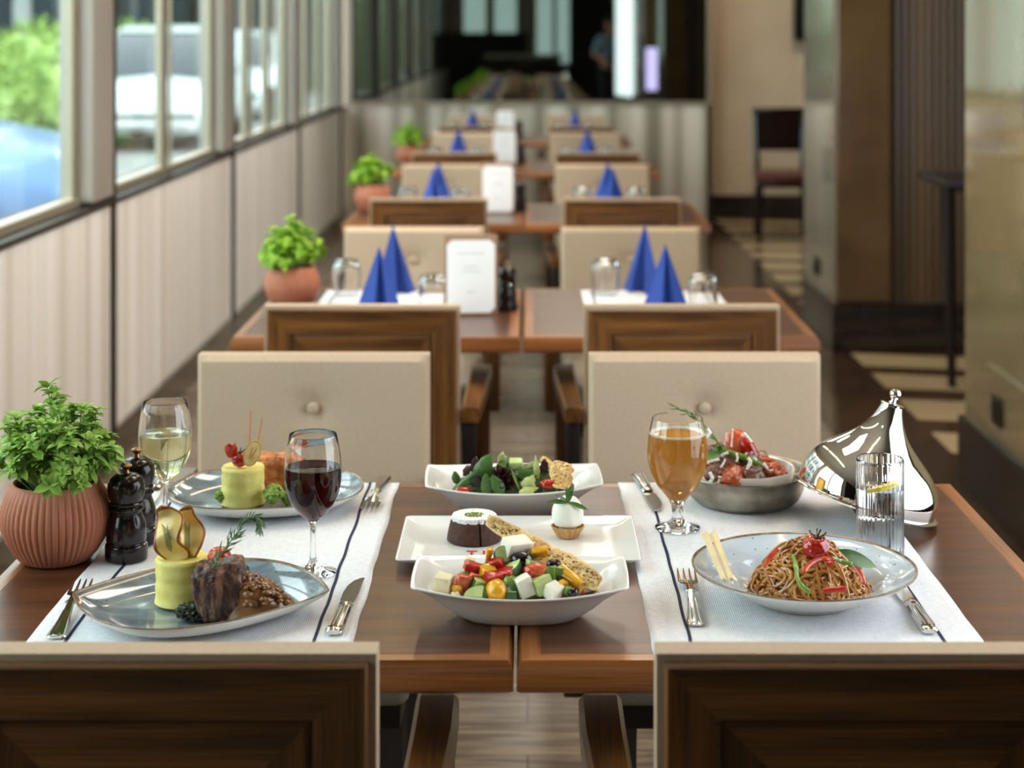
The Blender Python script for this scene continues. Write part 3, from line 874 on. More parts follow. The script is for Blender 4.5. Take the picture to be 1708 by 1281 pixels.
# studio softbox on a stand
t = thing('studio_softbox', 'tall tilted studio light panel held beside the camera', 'softbox', (1.52, 2.3, 0), rot=(0, 0, math.radians(81)))
sb_m = pbr('softbox_diffuser', (0.86, 0.93, 1.0, 1), 0.6, emit=LAMP['softbox'])
bm = B(-.80, .80, .0, .10, .55, 2.25, .02)
obj('panel_frame', bm, M['black_metal'], t)
obj('diffuser', B(-.77, .77, .1005, .104, .58, 2.22), sb_m, t)
obj('stand_pole', tube(NB(), [(0, -.05, 0), (0, -.05, 1.9)], .014, 8), M['black_metal'], t)
for a in (0.5, 2.6, 4.7):
    obj('stand_leg', tube(NB(), [(0, -.05, .35), (.4 * math.cos(a), -.05 + .3 * math.sin(a), .01)], .01, 6), M['black_metal'], t)
# small lilac screen on the far side of the right wall
t = thing('lit_display', 'small lilac lit display on the far side of the right wall, seen in the mirror', 'display', (1.59, 5.662, 0))
scr = pbr('lilac_screen', rgb(190, 176, 236), 0.3, emit=3.5)
obj('display_panel', B(-.14, .14, .0, .03, .76, 1.32, .01), M['black_metal'], t)
obj('screen', B(-.13, .13, .0305, .034, .78, 1.30), scr, t)

# assistant standing by the light panel: one continuous skinned body
def person(x, y, rz, lab):
    t = thing('person', lab, 'person', (x, y, 0), rz)
    skin = pbr('skin', rgb(186, 136, 108), 0.5)
    shirt = pbr('blue_grey_shirt', rgb(110, 134, 156), 0.8)
    trousers = pbr('dark_trousers', rgb(40, 42, 50), 0.85)
    hair = pbr('dark_hair', rgb(30, 22, 18), 0.6)
    pts = {'pel': ((0, 0, .95), .15), 'wst': ((0, 0, 1.08), .135), 'cst': ((0, .0, 1.27), .155), 'nb': ((0, 0, 1.43), .07), 'nk': ((0, .01, 1.50), .055), 'hd': ((0, .02, 1.60), .09), 'ht': ((0, .02, 1.68), .075),
           'sl': ((-.17, 0, 1.40), .065), 'el': ((-.28, .08, 1.16), .045), 'wl': ((-.26, .30, 1.12), .032), 'hl': ((-.25, .36, 1.12), .034),
           'sr': ((.17, 0, 1.40), .065), 'er': ((.30, .06, 1.18), .045), 'wr': ((.30, .28, 1.28), .032), 'hr': ((.30, .34, 1.30), .034),
           'tl': ((-.09, 0, .88), .095), 'kl': ((-.10, .02, .50), .062), 'al': ((-.11, 0, .09), .042), 'fl': ((-.12, .14, .04), .04),
           'tr': ((.09, 0, .88), .095), 'kr': ((.11, .02, .50), .062), 'ar': ((.12, 0, .09), .042), 'fr': ((.14, .14, .04), .04)}
    ed = ['pel-wst', 'wst-cst', 'cst-nb', 'nb-nk', 'nk-hd', 'hd-ht', 'cst-sl', 'sl-el', 'el-wl', 'wl-hl', 'cst-sr', 'sr-er', 'er-wr', 'wr-hr', 'pel-tl', 'tl-kl', 'kl-al', 'al-fl', 'pel-tr', 'tr-kr', 'kr-ar', 'ar-fr']
    names = list(pts)
    co = [pts[n][0] for n in names]; rad = [pts[n][1] for n in names]
    es = [tuple(names.index(q) for q in e.split('-')) for e in ed]
    for hk, side in (('hl', -1), ('hr', 1)):           # fingers and thumb
        h = Vector(pts[hk][0]); hi = names.index(hk)
        for q in range(5):
            dx = (q - 1.5) * .019
            if q == 4: a, b = h + Vector((-side * .045, .01, .0)), h + Vector((-side * .06, .045, -.01))
            else: a, b = h + Vector((dx, .06, -.005)), h + Vector((dx * 1.1, .085 + .006 * (q in (1, 2)), -.03))
            co += [tuple(a), tuple(b)]; rad += [.010, .008]
            es += [(hi, len(co) - 2), (len(co) - 2, len(co) - 1)]
    me = bpy.data.meshes.new('body')
    me.from_pydata(co, es, [])
    o = bpy.data.objects.new('body', me); COL.objects.link(o); o.parent = t
    sk = o.modifiers.new('skin', 'SKIN'); sk.use_smooth_shade = True
    for i, r in enumerate(rad): me.skin_vertices[0].data[i].radius = (r, r)
    me.skin_vertices[0].data[0].use_root = True
    o.modifiers.new('sub', 'SUBSURF').levels = 1
    o.modifiers['sub'].render_levels = 2
    me.materials.append(skin)
    # clothing follows the body
    def clothes(name, keys, eds, grow, mm):
        c2 = [pts[k][0] for k in keys]; e2 = [tuple(keys.index(q) for q in e.split('-')) for e in eds]
        m2 = bpy.data.meshes.new(name); m2.from_pydata(c2, e2, [])
        o2 = bpy.data.objects.new(name, m2); COL.objects.link(o2); o2.parent = t
        s2 = o2.modifiers.new('skin', 'SKIN'); s2.use_smooth_shade = True
        for i, k2 in enumerate(keys): m2.skin_vertices[0].data[i].radius = (pts[k2][1] + grow, pts[k2][1] + grow)
        m2.skin_vertices[0].data[0].use_root = True
        o2.modifiers.new('sub', 'SUBSURF').levels = 1
        m2.materials.append(mm)
    clothes('shirt', ['pel', 'wst', 'cst', 'nb', 'sl', 'el', 'sr', 'er'], ['pel-wst', 'wst-cst', 'cst-nb', 'cst-sl', 'sl-el', 'cst-sr', 'sr-er'], .014, shirt)
    clothes('trousers', ['pel', 'tl', 'kl', 'al', 'tr', 'kr', 'ar'], ['pel-tl', 'tl-kl', 'kl-al', 'pel-tr', 'tr-kr', 'kr-ar'], .012, trousers)
    obj('hair', blob(.1, .11, .105, 3, .06, 5, 2, None, (0, -.0, 1.675), flat=-.02), hair, t)
    bm = NB()
    for sx in (-1, 1): blob(.012, .008, .010, 2, 0, off=(sx * .034, .105, 1.625), bm=bm)
    obj('eye', bm, hair, t)
    obj('nose', blob(.012, .02, .022, 2, 0, off=(0, .118, 1.60)), skin, t)
    obj('mouth', blob(.024, .008, .006, 2, 0, off=(0, .106, 1.56)), pbr('lips', rgb(160, 90, 80), .5), t)
    bm = NB()
    for sx in (-1, 1): blob(.01, .02, .03, 2, 0, off=(sx * .092, .01, 1.61), bm=bm)
    obj('ear', bm, skin, t)
person(1.24, .95, math.radians(-15), 'person in a blue-grey shirt and dark trousers holding the tall light panel')

# ================================================================== tables
def make_table(lab, x0, x1, yf, dp=0.79):
    w = x1 - x0
    t = thing('dining_table', lab, 'table', ((x0 + x1) / 2, yf + dp / 2, 0), group='dining tables in two rows')
    hx, hy = w / 2, dp / 2
    bm = NB()
    def ring(ix, z): return [bm.verts.new((sx * (hx - ix), sy * (hy - ix), z)) for sx, sy in ((-1, -1), (1, -1), (1, 1), (-1, 1))]
    R = [ring(.006, TOP - .038), ring(0, TOP - .034), ring(0, TOP - .010), ring(.006, TOP), ring(.026, TOP), ring(.0262, TOP - .0006), ring(.0275, TOP - .0006), ring(.028, TOP)]
    for k in range(len(R) - 1):
        for i in range(4):
            j = (i + 1) % 4
            f = bm.faces.new((R[k][i], R[k][j], R[k + 1][j], R[k + 1][i]))
            f.material_index = 1 if i in (0, 2) else 2
    bm.faces.new(R[-1]).material_index = 0
    bm.faces.new(R[0]).material_index = 1
    obj('table_top', bm, [M['top_x'], M['lip_x'], M['lip_y']], t)
    obj('apron', B(-hx + .14, hx - .14, -hy + .14, hy - .14, TOP - .062, TOP - .0385), M['black_wood'], t)
    obj('pedestal', lathe([(.035, .03), (.035, .66), (.05, TOP - .0625), (0, TOP - .0625)], 20), M['black_metal'], t)
    obj('base_plate', B(-.2, .2, -.2, .2, 0.0, .03, .008), M['black_metal'], t)
    return t
ROWS = [1.98, 4.10, 6.56, 9.02, 11.58]
side_l = ['left', 'right']
pos = ['in the nearest row', 'in the second row', 'in the third row', 'in the fourth row', 'in the last row before the mirror wall']
what = [('glossy brown wooden table carrying the steak and salmon plates', 'glossy brown wooden table carrying the pasta plate and silver cloche')]
for r, yf in enumerate(ROWS):
    gl = 'glossy brown wooden table %s on the window side' % pos[r]
    gr = 'glossy brown wooden table %s on the aisle side' % pos[r]
    if r == 0: gl, gr = what[0]
    make_table(gl, -.707, -.0165, yf)
    make_table(gr, -.0125, .682 if r == 0 else .695, yf)

# ================================================================== chairs
def make_chair(lab):
    t = thing('armchair', lab, 'chair', (0, 0, 0), 0, 'upholstered armchairs around the dining tables')
    hw, zt, zb = .22, .86, .36
    # back cushion: fabric face towards the seat (+y), wrapping the edges
    bm = NB(); nx, nz = 34, 34; r = .014
    H = (zt - zb) / 2; zc = (zt + zb) / 2
    G = []
    for j in range(nz + 1):
        row = []
        v = -1 + 2 * j / nz; v = math.copysign(abs(v) ** .8, v)
        for i in range(nx + 1):
            u = -1 + 2 * i / nx; u = math.copysign(abs(u) ** .8, u)
            x, z = u * hw, v * H
            ex = max(0, abs(x) - (hw - r)) / r; ez = max(0, abs(z) - (H - r)) / r
            e = min(1, math.hypot(ex, ez))
            cx = math.copysign(min(abs(x), hw - r) + (abs(x) > hw - r) * (ex / max(e, 1e-6)) * math.sin(e * PI / 2) * r, x)
            cz = math.copysign(min(abs(z), H - r) + (abs(z) > H - r) * (ez / max(e, 1e-6)) * math.sin(e * PI / 2) * r, z)
            y = -.218 - r * (1 - math.cos(e * PI / 2))
            d2 = x * x + (z + zc - .76) ** 2
            y -= .014 * math.exp(-d2 / .0006) + .006 * math.exp(-d2 / .006)
            y -= .004 * math.exp(-x * x / .00012) * (1 if z + zc < .76 else 0) * math.exp(-((z + zc - .70) ** 2) / .006)
            row.append(bm.verts.new((cx, y, cz + zc)))
        G.append(row)
    for j in range(nz):
        for i in range(nx): bm.faces.new((G[j][i], G[j][i + 1], G[j + 1][i + 1], G[j + 1][i]))
    border = [G[0][i] for i in range(nx + 1)] + [G[j][nx] for j in range(1, nz + 1)] + [G[nz][i] for i in range(nx - 1, -1, -1)] + [G[j][0] for j in range(nz - 1, 0, -1)]
    back = [bm.verts.new((v.co.x, -.266, v.co.z)) for v in border]
    for i in range(len(border)):
        j = (i + 1) % len(border)
        bm.faces.new((border[i], border[j], back[j], back[i]))
    bm.faces.new(back)
    obj('back_cushion', bm, M['fabric'], t)
    obj('button', blob(.0115, .006, .0115, 3, 0, off=(0, -.226, .76)), M['fabric'], t)
    # mitred wooden frame on the outside of the back
    bm = NB(); w = .0
    rect_rings(bm, [(.2125, zb + .004, .8525, -.2655), (.2125, zb + .004, .8525, -.276), (.210, zb + .007, .850, -.279), (.160, zb + .058, .798, -.275), (.158, zb + .060, .796, -.264), (.1575, zb + .0605, .7955, -.2655)], (0, 1))
    obj('back_frame', bm, [M['chair_x'], M['chair_z']], t, smooth=False)
    bm = NB()
    rect_rings(bm, [(.1575, zb + .0605, .7955, -.2645), (.1575, zb + .0605, .7955, -.2665), (.150, zb + .068, .788, -.2700), (.112, zb + .106, .750, -.269), (.109, zb + .109, .747, -.267)], (0, 1))
    obj('back_panel', bm, [M['chair_x'], M['chair_z']], t, smooth=False)
    # seat
    obj('seat_cushion', B(-.215, .215, -.212, .255, .375, .465, .022, 3), M['seat_fabric'], t)
    obj('seat_frame', B(-.2, .2, -.262, .235, .335, .374, .004), M['black_wood'], t)
    for sx in (-1, 1):
        obj('leg', tube(NB(), [(sx * .178, .20, 0), (sx * .178, .20, .3345)], [.016, .022], 4), M['black_wood'], t, smooth=False)
        obj('leg', tube(NB(), [(sx * .178, -.262, 0), (sx * .178, -.23, .3345)], [.016, .022], 4), M['black_wood'], t, smooth=False)
        # arm with its front post
        bm = NB()
        st = [(-.277, .243, .020, .600, .634), (-.1, .250, .024, .606, .638), (.1, .256, .027, .606, .640), (.20, .256, .027, .604, .640), (.221, .255, .025, .606, .636), (.226, .255, .020, .612, .628)]
        loops = [[Vector((sx * (xc - hw_), y, z0)), Vector((sx * (xc + hw_), y, z0)), Vector((sx * (xc + hw_), y, z1 - .006)), Vector((sx * (xc + hw_ - .006), y, z1)), Vector((sx * (xc - hw_ + .006), y, z1)), Vector((sx * (xc - hw_), y, z1 - .006))] for (y, xc, hw_, z0, z1) in st]
        rings(bm, loops)
        a = obj('arm', bm, M['chair_y'], t)
        bm = NB()
        box(bm, sx * .258 - .020, sx * .258 + .020, .165, .205, .375, .605, .004)
        obj('arm_post', bm, M['chair_z'], a)
        bm = NB()
        box(bm, sx * .242 - .0175, sx * .242 + .012, -.255, .166, .378, .41, .004)
        box(bm, sx * .243 - .018, sx * .243 + .014, -.262, -.225, .36, .602, .004)
        obj('arm_bracket', bm, M['black_wood'], a)
    return t
near_y = [1.966, 4.145, 6.67, 9.15, 11.67]
far_y = [3.052, 5.205, 7.83, 10.42, 12.72]
xs = {0: (-.369, .347), 1: (-.372, .347), 2: (-.368, .35), 3: (-.378, .36), 4: (-.37, .357)}
xf = {0: (-.407, .337), 1: (-.357, .325), 2: (-.366, .35), 3: (-.37, .36), 4: (-.37, .357)}
proto = make_chair('')
first = True
ordn = ['nearest', 'second', 'third', 'fourth', 'last']
for r in range(5):
    for s in (0, 1):
        side = ('window', 'aisle')[s]
        l1 = 'beige upholstered armchair with wooden back turned to the camera, %s row, %s side' % (ordn[r], side)
        l2 = 'beige upholstered armchair with buttoned fabric back facing the camera, %s row, %s side' % (ordn[r], side)
        if first:
            proto.location = (xs[r][s], near_y[r], 0); proto['label'] = l1; first = False
        else:
            dup(proto, (xs[r][s], near_y[r], 0), 0, l1)
        dup(proto, (xf[r][s], far_y[r], 0), PI, l2)
# ================================================================== cloth runners
def make_runner(lab, x0, x1, y0, y1, seed):
    t = thing('table_runner', lab, 'placemat', ((x0 + x1) / 2, (y0 + y1) / 2, TOP), group='white runners with navy stripes on the near tables')
    hx, hy = (x1 - x0) / 2, (y1 - y0) / 2
    nx, ny = 40, 70
    def hgt(x, y):
        return .0012 + .0006 * noise.noise(Vector((x * 9 + seed, y * 7, seed)))
    def edge(y, s):
        return hx + .0022 * noise.noise(Vector((y * 9 + seed * 3, s * 5.0, 1.0)))
    def grid(u0, u1, n, dz):
        bm = NB(); G = []
        for j in range(ny + 1):
            y = -hy + 2 * hy * j / ny; row = []
            for i in range(n + 1):
                u = u0 + (u1 - u0) * i / n
                x = u * edge(y, 1 if u > 0 else -1)
                x += .0018 * noise.noise(Vector((y * 14, seed * 2.0, u)))
                row.append(bm.verts.new((x, y, hgt(x, y) + dz)))
            G.append(row)
        for j in range(ny):
            for i in range(n): bm.faces.new((G[j][i], G[j][i + 1], G[j + 1][i + 1], G[j + 1][i]))
        ret = bmesh.ops.extrude_face_region(bm, geom=bm.faces[:])
        for v in [g for g in ret['geom'] if isinstance(g, bmesh.types.BMVert)]: v.co.z -= .0009 if dz == 0 else .0006
        return bm
    obj('cloth', grid(-1, 1, nx, 0), M['runner'], t, smooth='all')
    k = (hx - .0465) / hx
    for s in (-1, 1):
        obj('navy_stripe', grid(s * k - .010, s * k + .010, 2, .0007), M['navy'], t)
    return t
make_runner('white waffle runner with navy stripes under the steak and salmon plates', -.594, -.206, 1.992, 2.768, 1.0)
make_runner('white waffle runner with navy stripes under the pasta plate and beef dish', .146, .540, 1.992, 2.768, 4.0)
RZ = TOP + .0026          # surface of the runner

# ================================================================== plates and bowls
def dish(name, rim_pts, base_pts, top, bot, mats, top_m, parent=None):
    """top / bot: lists (blend from base outline to rim outline, extra scale, z); rim first for the top"""
    bm = NB()
    n = len(rim_pts)
    def loop(b, s, z):
        return [Vector(((rim_pts[i][0] * b + base_pts[i][0] * (1 - b)) * s, (rim_pts[i][1] * b + base_pts[i][1] * (1 - b)) * s, z + (rim_pts[i][2] if len(rim_pts[i]) > 2 else 0) * b)) for i in range(n)]
    loops = [loop(*q) for q in reversed(bot)] + [loop(*q) for q in top]
    mis = [2] * (len(bot) - 1) + [1] + top_m
    mis = (mis + [0] * 99)[:len(loops)]
    rings(bm, loops, mis=mis)
    return obj(name, bm, mats, parent, smooth='all')

def circle(r, n=72): return [(r * math.cos(2 * PI * i / n), r * math.sin(2 * PI * i / n)) for i in range(n)]

def leaf_outline(a, b, skew=0.0, n=80, p=1.35, tip=.0):
    out = []
    for i in range(n):
        th = 2 * PI * i / n
        c, s = math.cos(th), math.sin(th)
        x = a * math.copysign(abs(c) ** (2 / p / 1.25), c)
        # two arcs meeting in soft tips left and right
        yy = b * (1 - (abs(x) / a) ** 2.0) ** .86
        sh = skew * (1 if s > 0 else -1) * (1 - (x / a) ** 2)
        out.append((x + sh, math.copysign(yy, s)))
    return out

# --- steak plate: leaf shaped
def leaf_plate(lab, x, y, a, b, skew, rz, p=1.35):
    t = thing('dinner_plate', lab, 'plate', (x, y, RZ), rz, group='blue-grey glazed coupe plates')
    o = leaf_outline(a, b, skew, p=p)
    base = [(q[0] * .58, q[1] * .58) for q in o]
    dish('plate_body', o, base,
         [(1, 1.0, .0290), (.975, 1, .0292), (.93, 1, .0265), (.7, 1, .0165), (.35, 1, .0095), (0, 1, .0070), (0, .6, .0062), (0, .2, .0060), (0, .01, .0060)],
         [(1, 1.0, .0275), (.93, 1, .0225), (.6, 1, .0105), (.2, 1, .0030), (.04, 1, .0012), (0, 1, .0), (0, .96, .0), (0, .94, .0015), (0, .01, .0015)],
         [M['blue_glaze'], M['rim'], M['ceramic2']], [1, 1, 0, 0, 0, 0, 0, 0, 0], t)
    return t
SPx, SPy = -.4035, 2.135
leaf_plate('blue-grey leaf-shaped plate holding the steak, at the front left', SPx, SPy, .158, .135, .03, math.radians(1.5))
FPx, FPy = -.400, 2.632
def super_outline(a, b, e, n=80):
    out = []
    for i in range(n):
        th = 2 * PI * i / n
        c, s = math.cos(th), math.sin(th)
        out.append((a * math.copysign(abs(c) ** e, c), b * math.copysign(abs(s) ** e, s)))
    return out
t = thing('dinner_plate', 'blue-grey rounded plate holding the grilled salmon, behind the steak plate', 'plate', (FPx, FPy, RZ), math.radians(8), group='blue-grey glazed coupe plates')
o = super_outline(.150, .125, .84)
dish('plate_body', o, [(q[0] * .58, q[1] * .58) for q in o],
     [(1, 1.0, .0290), (.975, 1, .0292), (.93, 1, .0265), (.7, 1, .0165), (.35, 1, .0095), (0, 1, .0070), (0, .6, .0062), (0, .2, .0060), (0, .01, .0060)],
     [(1, 1.0, .0275), (.93, 1, .0225), (.6, 1, .0105), (.2, 1, .0030), (.04, 1, .0012), (0, 1, .0), (0, .96, .0), (0, .94, .0015), (0, .01, .0015)],
     [M['blue_glaze'], M['rim'], M['ceramic2']], [1, 1, 0, 0, 0, 0, 0, 0, 0], t)
# --- pasta plate: wide rim deep well
PPx, PPy = .351, 2.196
t = thing('pasta_plate', 'wide-rimmed pale blue speckled pasta plate at the front right', 'plate', (PPx, PPy, RZ))
c1 = circle(.142)
dish('plate_body', c1, circle(.062),
     [(1, 1, .0435), (.985, 1, .0438), (.96, 1, .0415), (.75, 1, .0355), (.5, 1, .0300), (.42, 1, .0255), (.30, 1, .0160), (.12, 1, .0095), (0, 1, .0080), (0, .5, .0072), (0, .01, .0070)],
     [(1, 1, .0420), (.9, 1, .0360), (.6, 1, .0250), (.3, 1, .0110), (.06, 1, .0045), (.03, 1, .0), (0, .96, .0), (0, .93, .0030), (0, .01, .0030)],
     [M['pale_glaze'], M['rim'], M['ceramic2']], [1, 1, 0, 0, 0, 0, 0, 0, 0, 0, 0], t)

# --- white salad boats
def boat_outline(a, c, b, n=28):
    """square-cut ends (half depth c) joined by bowed long sides (half depth b)"""
    P = []
    def side(x0, x1, y, bow):
        for i in range(n):
            u = i / n
            x = x0 + (x1 - x0) * u
            w = 1 - (2 * u - 1) ** 2
            P.append((x, y + bow * w ** 1.35, .006 * (abs(2 * u - 1) ** 3) - .002))
    def end(x, y0, y1):
        for i in range(n):
            u = i / n
            P.append((x + math.copysign(.002 * (1 - (2 * u - 1) ** 2), x), y0 + (y1 - y0) * u, .004))
    side(-a, a, -c, -(b - c)); end(a, -c, c); side(a, -a, c, (b - c)); end(-a, c, -c)
    out = list(P)                                  # soften the four corners
    m = len(P)
    for k in range(0, m, n):
        p, q, r = P[k - 1], P[k], P[(k + 1) % m]
        out[k] = tuple(q[i] * .7 + p[i] * .15 + r[i] * .15 for i in range(3))
    return out
def boat(lab, x, y, rz, k=1.0):
    t = thing('salad_bowl', lab, 'bowl', (x, y, TOP + .001), rz, group='white boat-shaped salad bowls')
    o = boat_outline(.1315 * k, .064 * k, .092 * k)
    base = []
    for i, q in enumerate(o):
        th = math.atan2(q[1] / .08, q[0] / .129)
        base.append((.070 * k * math.copysign(abs(math.cos(th)) ** .8, math.cos(th)), .040 * k * math.copysign(abs(math.sin(th)) ** .8, math.sin(th))))
    dish('bowl_body', o, base,
         [(1, 1, .0495), (.98, 1, .0497), (.93, 1, .0488), (.8, 1, .0455), (.62, 1, .0375), (.4, 1, .0240), (.2, 1, .0130), (.06, 1, .0078), (0, .9, .0062), (0, .4, .0055), (0, .01, .0055)],
         [(1, 1, .0475), (.95, 1, .0460), (.82, 1, .0420), (.62, 1, .0320), (.4, 1, .0180), (.2, 1, .0075), (.07, 1, .0025), (.02, 1, .0), (0, .95, .0), (0, .92, .0015), (0, .01, .0015)],
         [M['ceramic']] * 3, [0] * 11, t)
    return t
B1 = (-.009, 2.14); B2 = (-.0215, 2.612)
boat('white boat-shaped bowl holding the diced tomato, cucumber and cheese salad', B1[0], B1[1], math.radians(-.5))
boat('white boat-shaped bowl holding the green leaf salad', B2[0], B2[1], math.radians(2))
# --- long dessert plate
DPx, DPy = -.0125, 2.413
t = thing('dessert_plate', 'long rectangular white plate with red lettering holding lava cake and ice cream', 'plate', (DPx, DPy, TOP + .001))
def rrect(a, b, r, n=6):
    P = []
    for (cx, cy, a0) in ((a - r, b - r, 0), (-a + r, b - r, 90), (-a + r, -b + r, 180), (a - r, -b + r, 270)):
        for i in range(n + 1):
            th = math.radians(a0 + 90 * i / n)
            P.append((cx + r * math.cos(th), cy + r * math.sin(th)))
    return P
dish('plate_body', rrect(.165, .106, .008), rrect(.118, .066, .008),
     [(1, 1, .0165), (.985, 1, .0168), (.93, 1, .0155), (.80, 1, .0130), (.62, 1, .0100), (.5, 1, .0078), (0, 1, .0072), (0, .5, .0070), (0, .01, .0070)],
     [(1, 1, .0150), (.8, 1, .0095), (.5, 1, .0042), (.1, 1, .0020), (.05, 1, .0), (0, 1, .0), (0, .97, .0015), (0, .01, .0015)],
     [M['ceramic']] * 3, [0] * 9, t)
def letters(txt, size, x, y, z, parent, mat, name='red_lettering', bold=.0):
    cu = bpy.data.curves.new(name, 'FONT')
    cu.body = txt; cu.size = size; cu.extrude = .00012; cu.align_x = 'CENTER'; cu.offset = bold
    cu.materials.append(mat)
    o = bpy.data.objects.new(name, cu); COL.objects.link(o)
    me = bpy.data.meshes.new_from_object(o)
    bpy.data.objects.remove(o)
    o = bpy.data.objects.new(name, me); COL.objects.link(o)
    o.parent = parent; o.location = (x, y, z)
    return o
for ch_, lx in (('T', -.064), ('H', -.041)):
    letters(ch_, .026, lx, -.054, .0080, t, M['red_print'], 'red_letter', .0004)
letters('S', .026, .045, -.054, .0080, t, M['red_print'], 'red_letter', .0004)

# ================================================================== glassware
def stem_glass(lab, x, y, kind):
    wn = kind
    t = thing('wine_glass', lab, 'glass', (x, y, RZ), group='wine glasses')
    outer = [(0, 0), (.030, 0), (.0315, .0008), (.0312, .0018), (.024, .0036), (.014, .0066), (.0075, .011), (.0046, .018), (.0037, .03), (.0035, .05), (.0038, .062), (.006, .069), (.012, .0745), (.020, .081), (.0285, .092), (.0345, .106), (.0375, .121), (.0382, .135), (.0372, .152), (.0345, .170), (.0318, .184)]
    inner = [(.0312, .1846), (.0306, .184), (.0333, .170), (.0360, .152), (.0370, .135), (.0363, .121), (.0333, .1065), (.0273, .093), (.0188, .0826), (.010, .0765), (0, .0745)]
    obj('glass_body', lathe(outer + inner, 64), M['glass'], t)
    lv = .1415 if wn == 'red' else .1385
    e = .00045
    liq = [(0, .0740), (.010 + e, .0761), (.0188 + e, .0822), (.0273 + e, .0927), (.0333 + e, .1063), (.0363 + e, .121), (.0370 + e, .135), (.0367 + e, lv - .0002), (.0362, lv), (.034, lv - .0006), (0, lv - .0007)]
    obj('red_wine' if wn == 'red' else 'white_wine', lathe(liq, 64), M['red_wine'] if wn == 'red' else M['white_wine'], t)
    return t
stem_glass('wine glass of dark red wine standing behind the steak plate', -.286, 2.301, 'red')
stem_glass('wine glass of pale white wine standing beside the pepper mills', -.526, 2.506, 'white')
t = thing('beer_glass', 'short-stemmed goblet of amber beer beside the beef dish', 'glass', (.2176, 2.507, RZ))
go = [(0, 0), (.031, 0), (.0328, .001), (.0325, .0025), (.024, .005), (.014, .009), (.0088, .014), (.0080, .022), (.0088, .032), (.012, .041), (.020, .051), (.030, .063), (.0385, .080), (.0432, .098), (.0438, .112), (.0425, .130), (.0398, .146), (.0368, .160)]
gi = [(.0362, .1605), (.0355, .160), (.0384, .146), (.0411, .130), (.0424, .112), (.0418, .098), (.0370, .0805), (.0285, .0640), (.0180, .0525), (.009, .046), (0, .044)]
obj('glass_body', lathe(go + gi, 64), M['glass'], t)
e = .0005; lv = .1375
obj('beer', lathe([(0, .0436), (.009 + e, .0457), (.0180 + e, .0521), (.0285 + e, .0637), (.0370 + e, .0803), (.0418 + e, .098), (.0424 + e, .112), (.0411 + e, .130), (.0400 + e, lv - .001), (.0396, lv - .001), (0, lv - .0012)], 64), M['beer'], t)
obj('foam_ring', lathe([(.0395, lv - .0008), (.0402, lv), (.0400, lv + .0022), (.0385, lv + .0026), (.0355, lv + .0012), (.034, lv - .0008)], 64, ring=True, wob=lambda a, r, z: 1 + (.03 * noise.noise(Vector((math.cos(a) * 4, math.sin(a) * 4, z * 900))) if r < .038 else 0)), M['foam'], t)
# fluted water glass with lemon
t = thing('water_glass', 'fluted straight glass of water with lemon before the silver cloche', 'glass', (.480, 2.352, RZ))
NF = 30
fl = lambda a, r, z: (1 - .016 * (1 - abs(math.sin(a * NF / 2)))) if (r > .031 and .004 < z < .137) else 1
W_o = [(0, 0), (.029, 0), (.0318, .002), (.0325, .006), (.0325, .04), (.0325, .09), (.0325, .134), (.0322, .1385), (.0312, .140)]
W_i = [(.0302, .1395), (.0300, .12), (.0300, .06), (.0298, .016), (.026, .0115), (0, .010)]
obj('glass_body', lathe(W_o + W_i, 240, wob=fl), M['glass'], t)
obj('water', lathe([(0, .0096), (.026, .0111), (.0303, .016), (.0304, .06), (.0304, .1), (.0299, .1003), (0, .0998)], 64), M['water'], t)
def wedge(r, th, name, lab, mats, loc, rot, frac=.5, cat='lemon'):
    t = thing(name, lab, cat, loc, rot=rot)
    n = 20
    for nm, r0, r1, mt in (('rind', r * .9, r, mats[1]), ('flesh', 0, r * .9, mats[0])):
        bm = NB()
        A = []
        for z in (-th / 2, th / 2):
            A.append([bm.verts.new((q * math.cos(PI * 2 * frac * i / n), q * math.sin(PI * 2 * frac * i / n), z)) for q in (max(r0, .0004), r1) for i in range(n + 1)])
        m = n + 1
        for i in range(n):
            bm.faces.new((A[0][i], A[0][i + 1], A[0][m + i + 1], A[0][m + i]))
            bm.faces.new((A[1][i], A[1][i + 1], A[1][m + i + 1], A[1][m + i]))
            bm.faces.new((A[0][m + i], A[0][m + i + 1], A[1][m + i + 1], A[1][m + i]))
            bm.faces.new((A[0][i], A[0][i + 1], A[1][i + 1], A[1][i]))
        for i in (0, n):
            bm.faces.new((A[0][i], A[0][m + i], A[1][m + i], A[1][i]))
        obj(nm, bm, mt, t)
    return t
wedge(.024, .005, 'lemon_slice', 'fresh lemon slice floating in the fluted water glass', (M['lemon_fresh'], M['lemon_fresh']), (.481, 2.343, RZ + .1035), (math.radians(14), math.radians(10), math.radians(200)), .55)

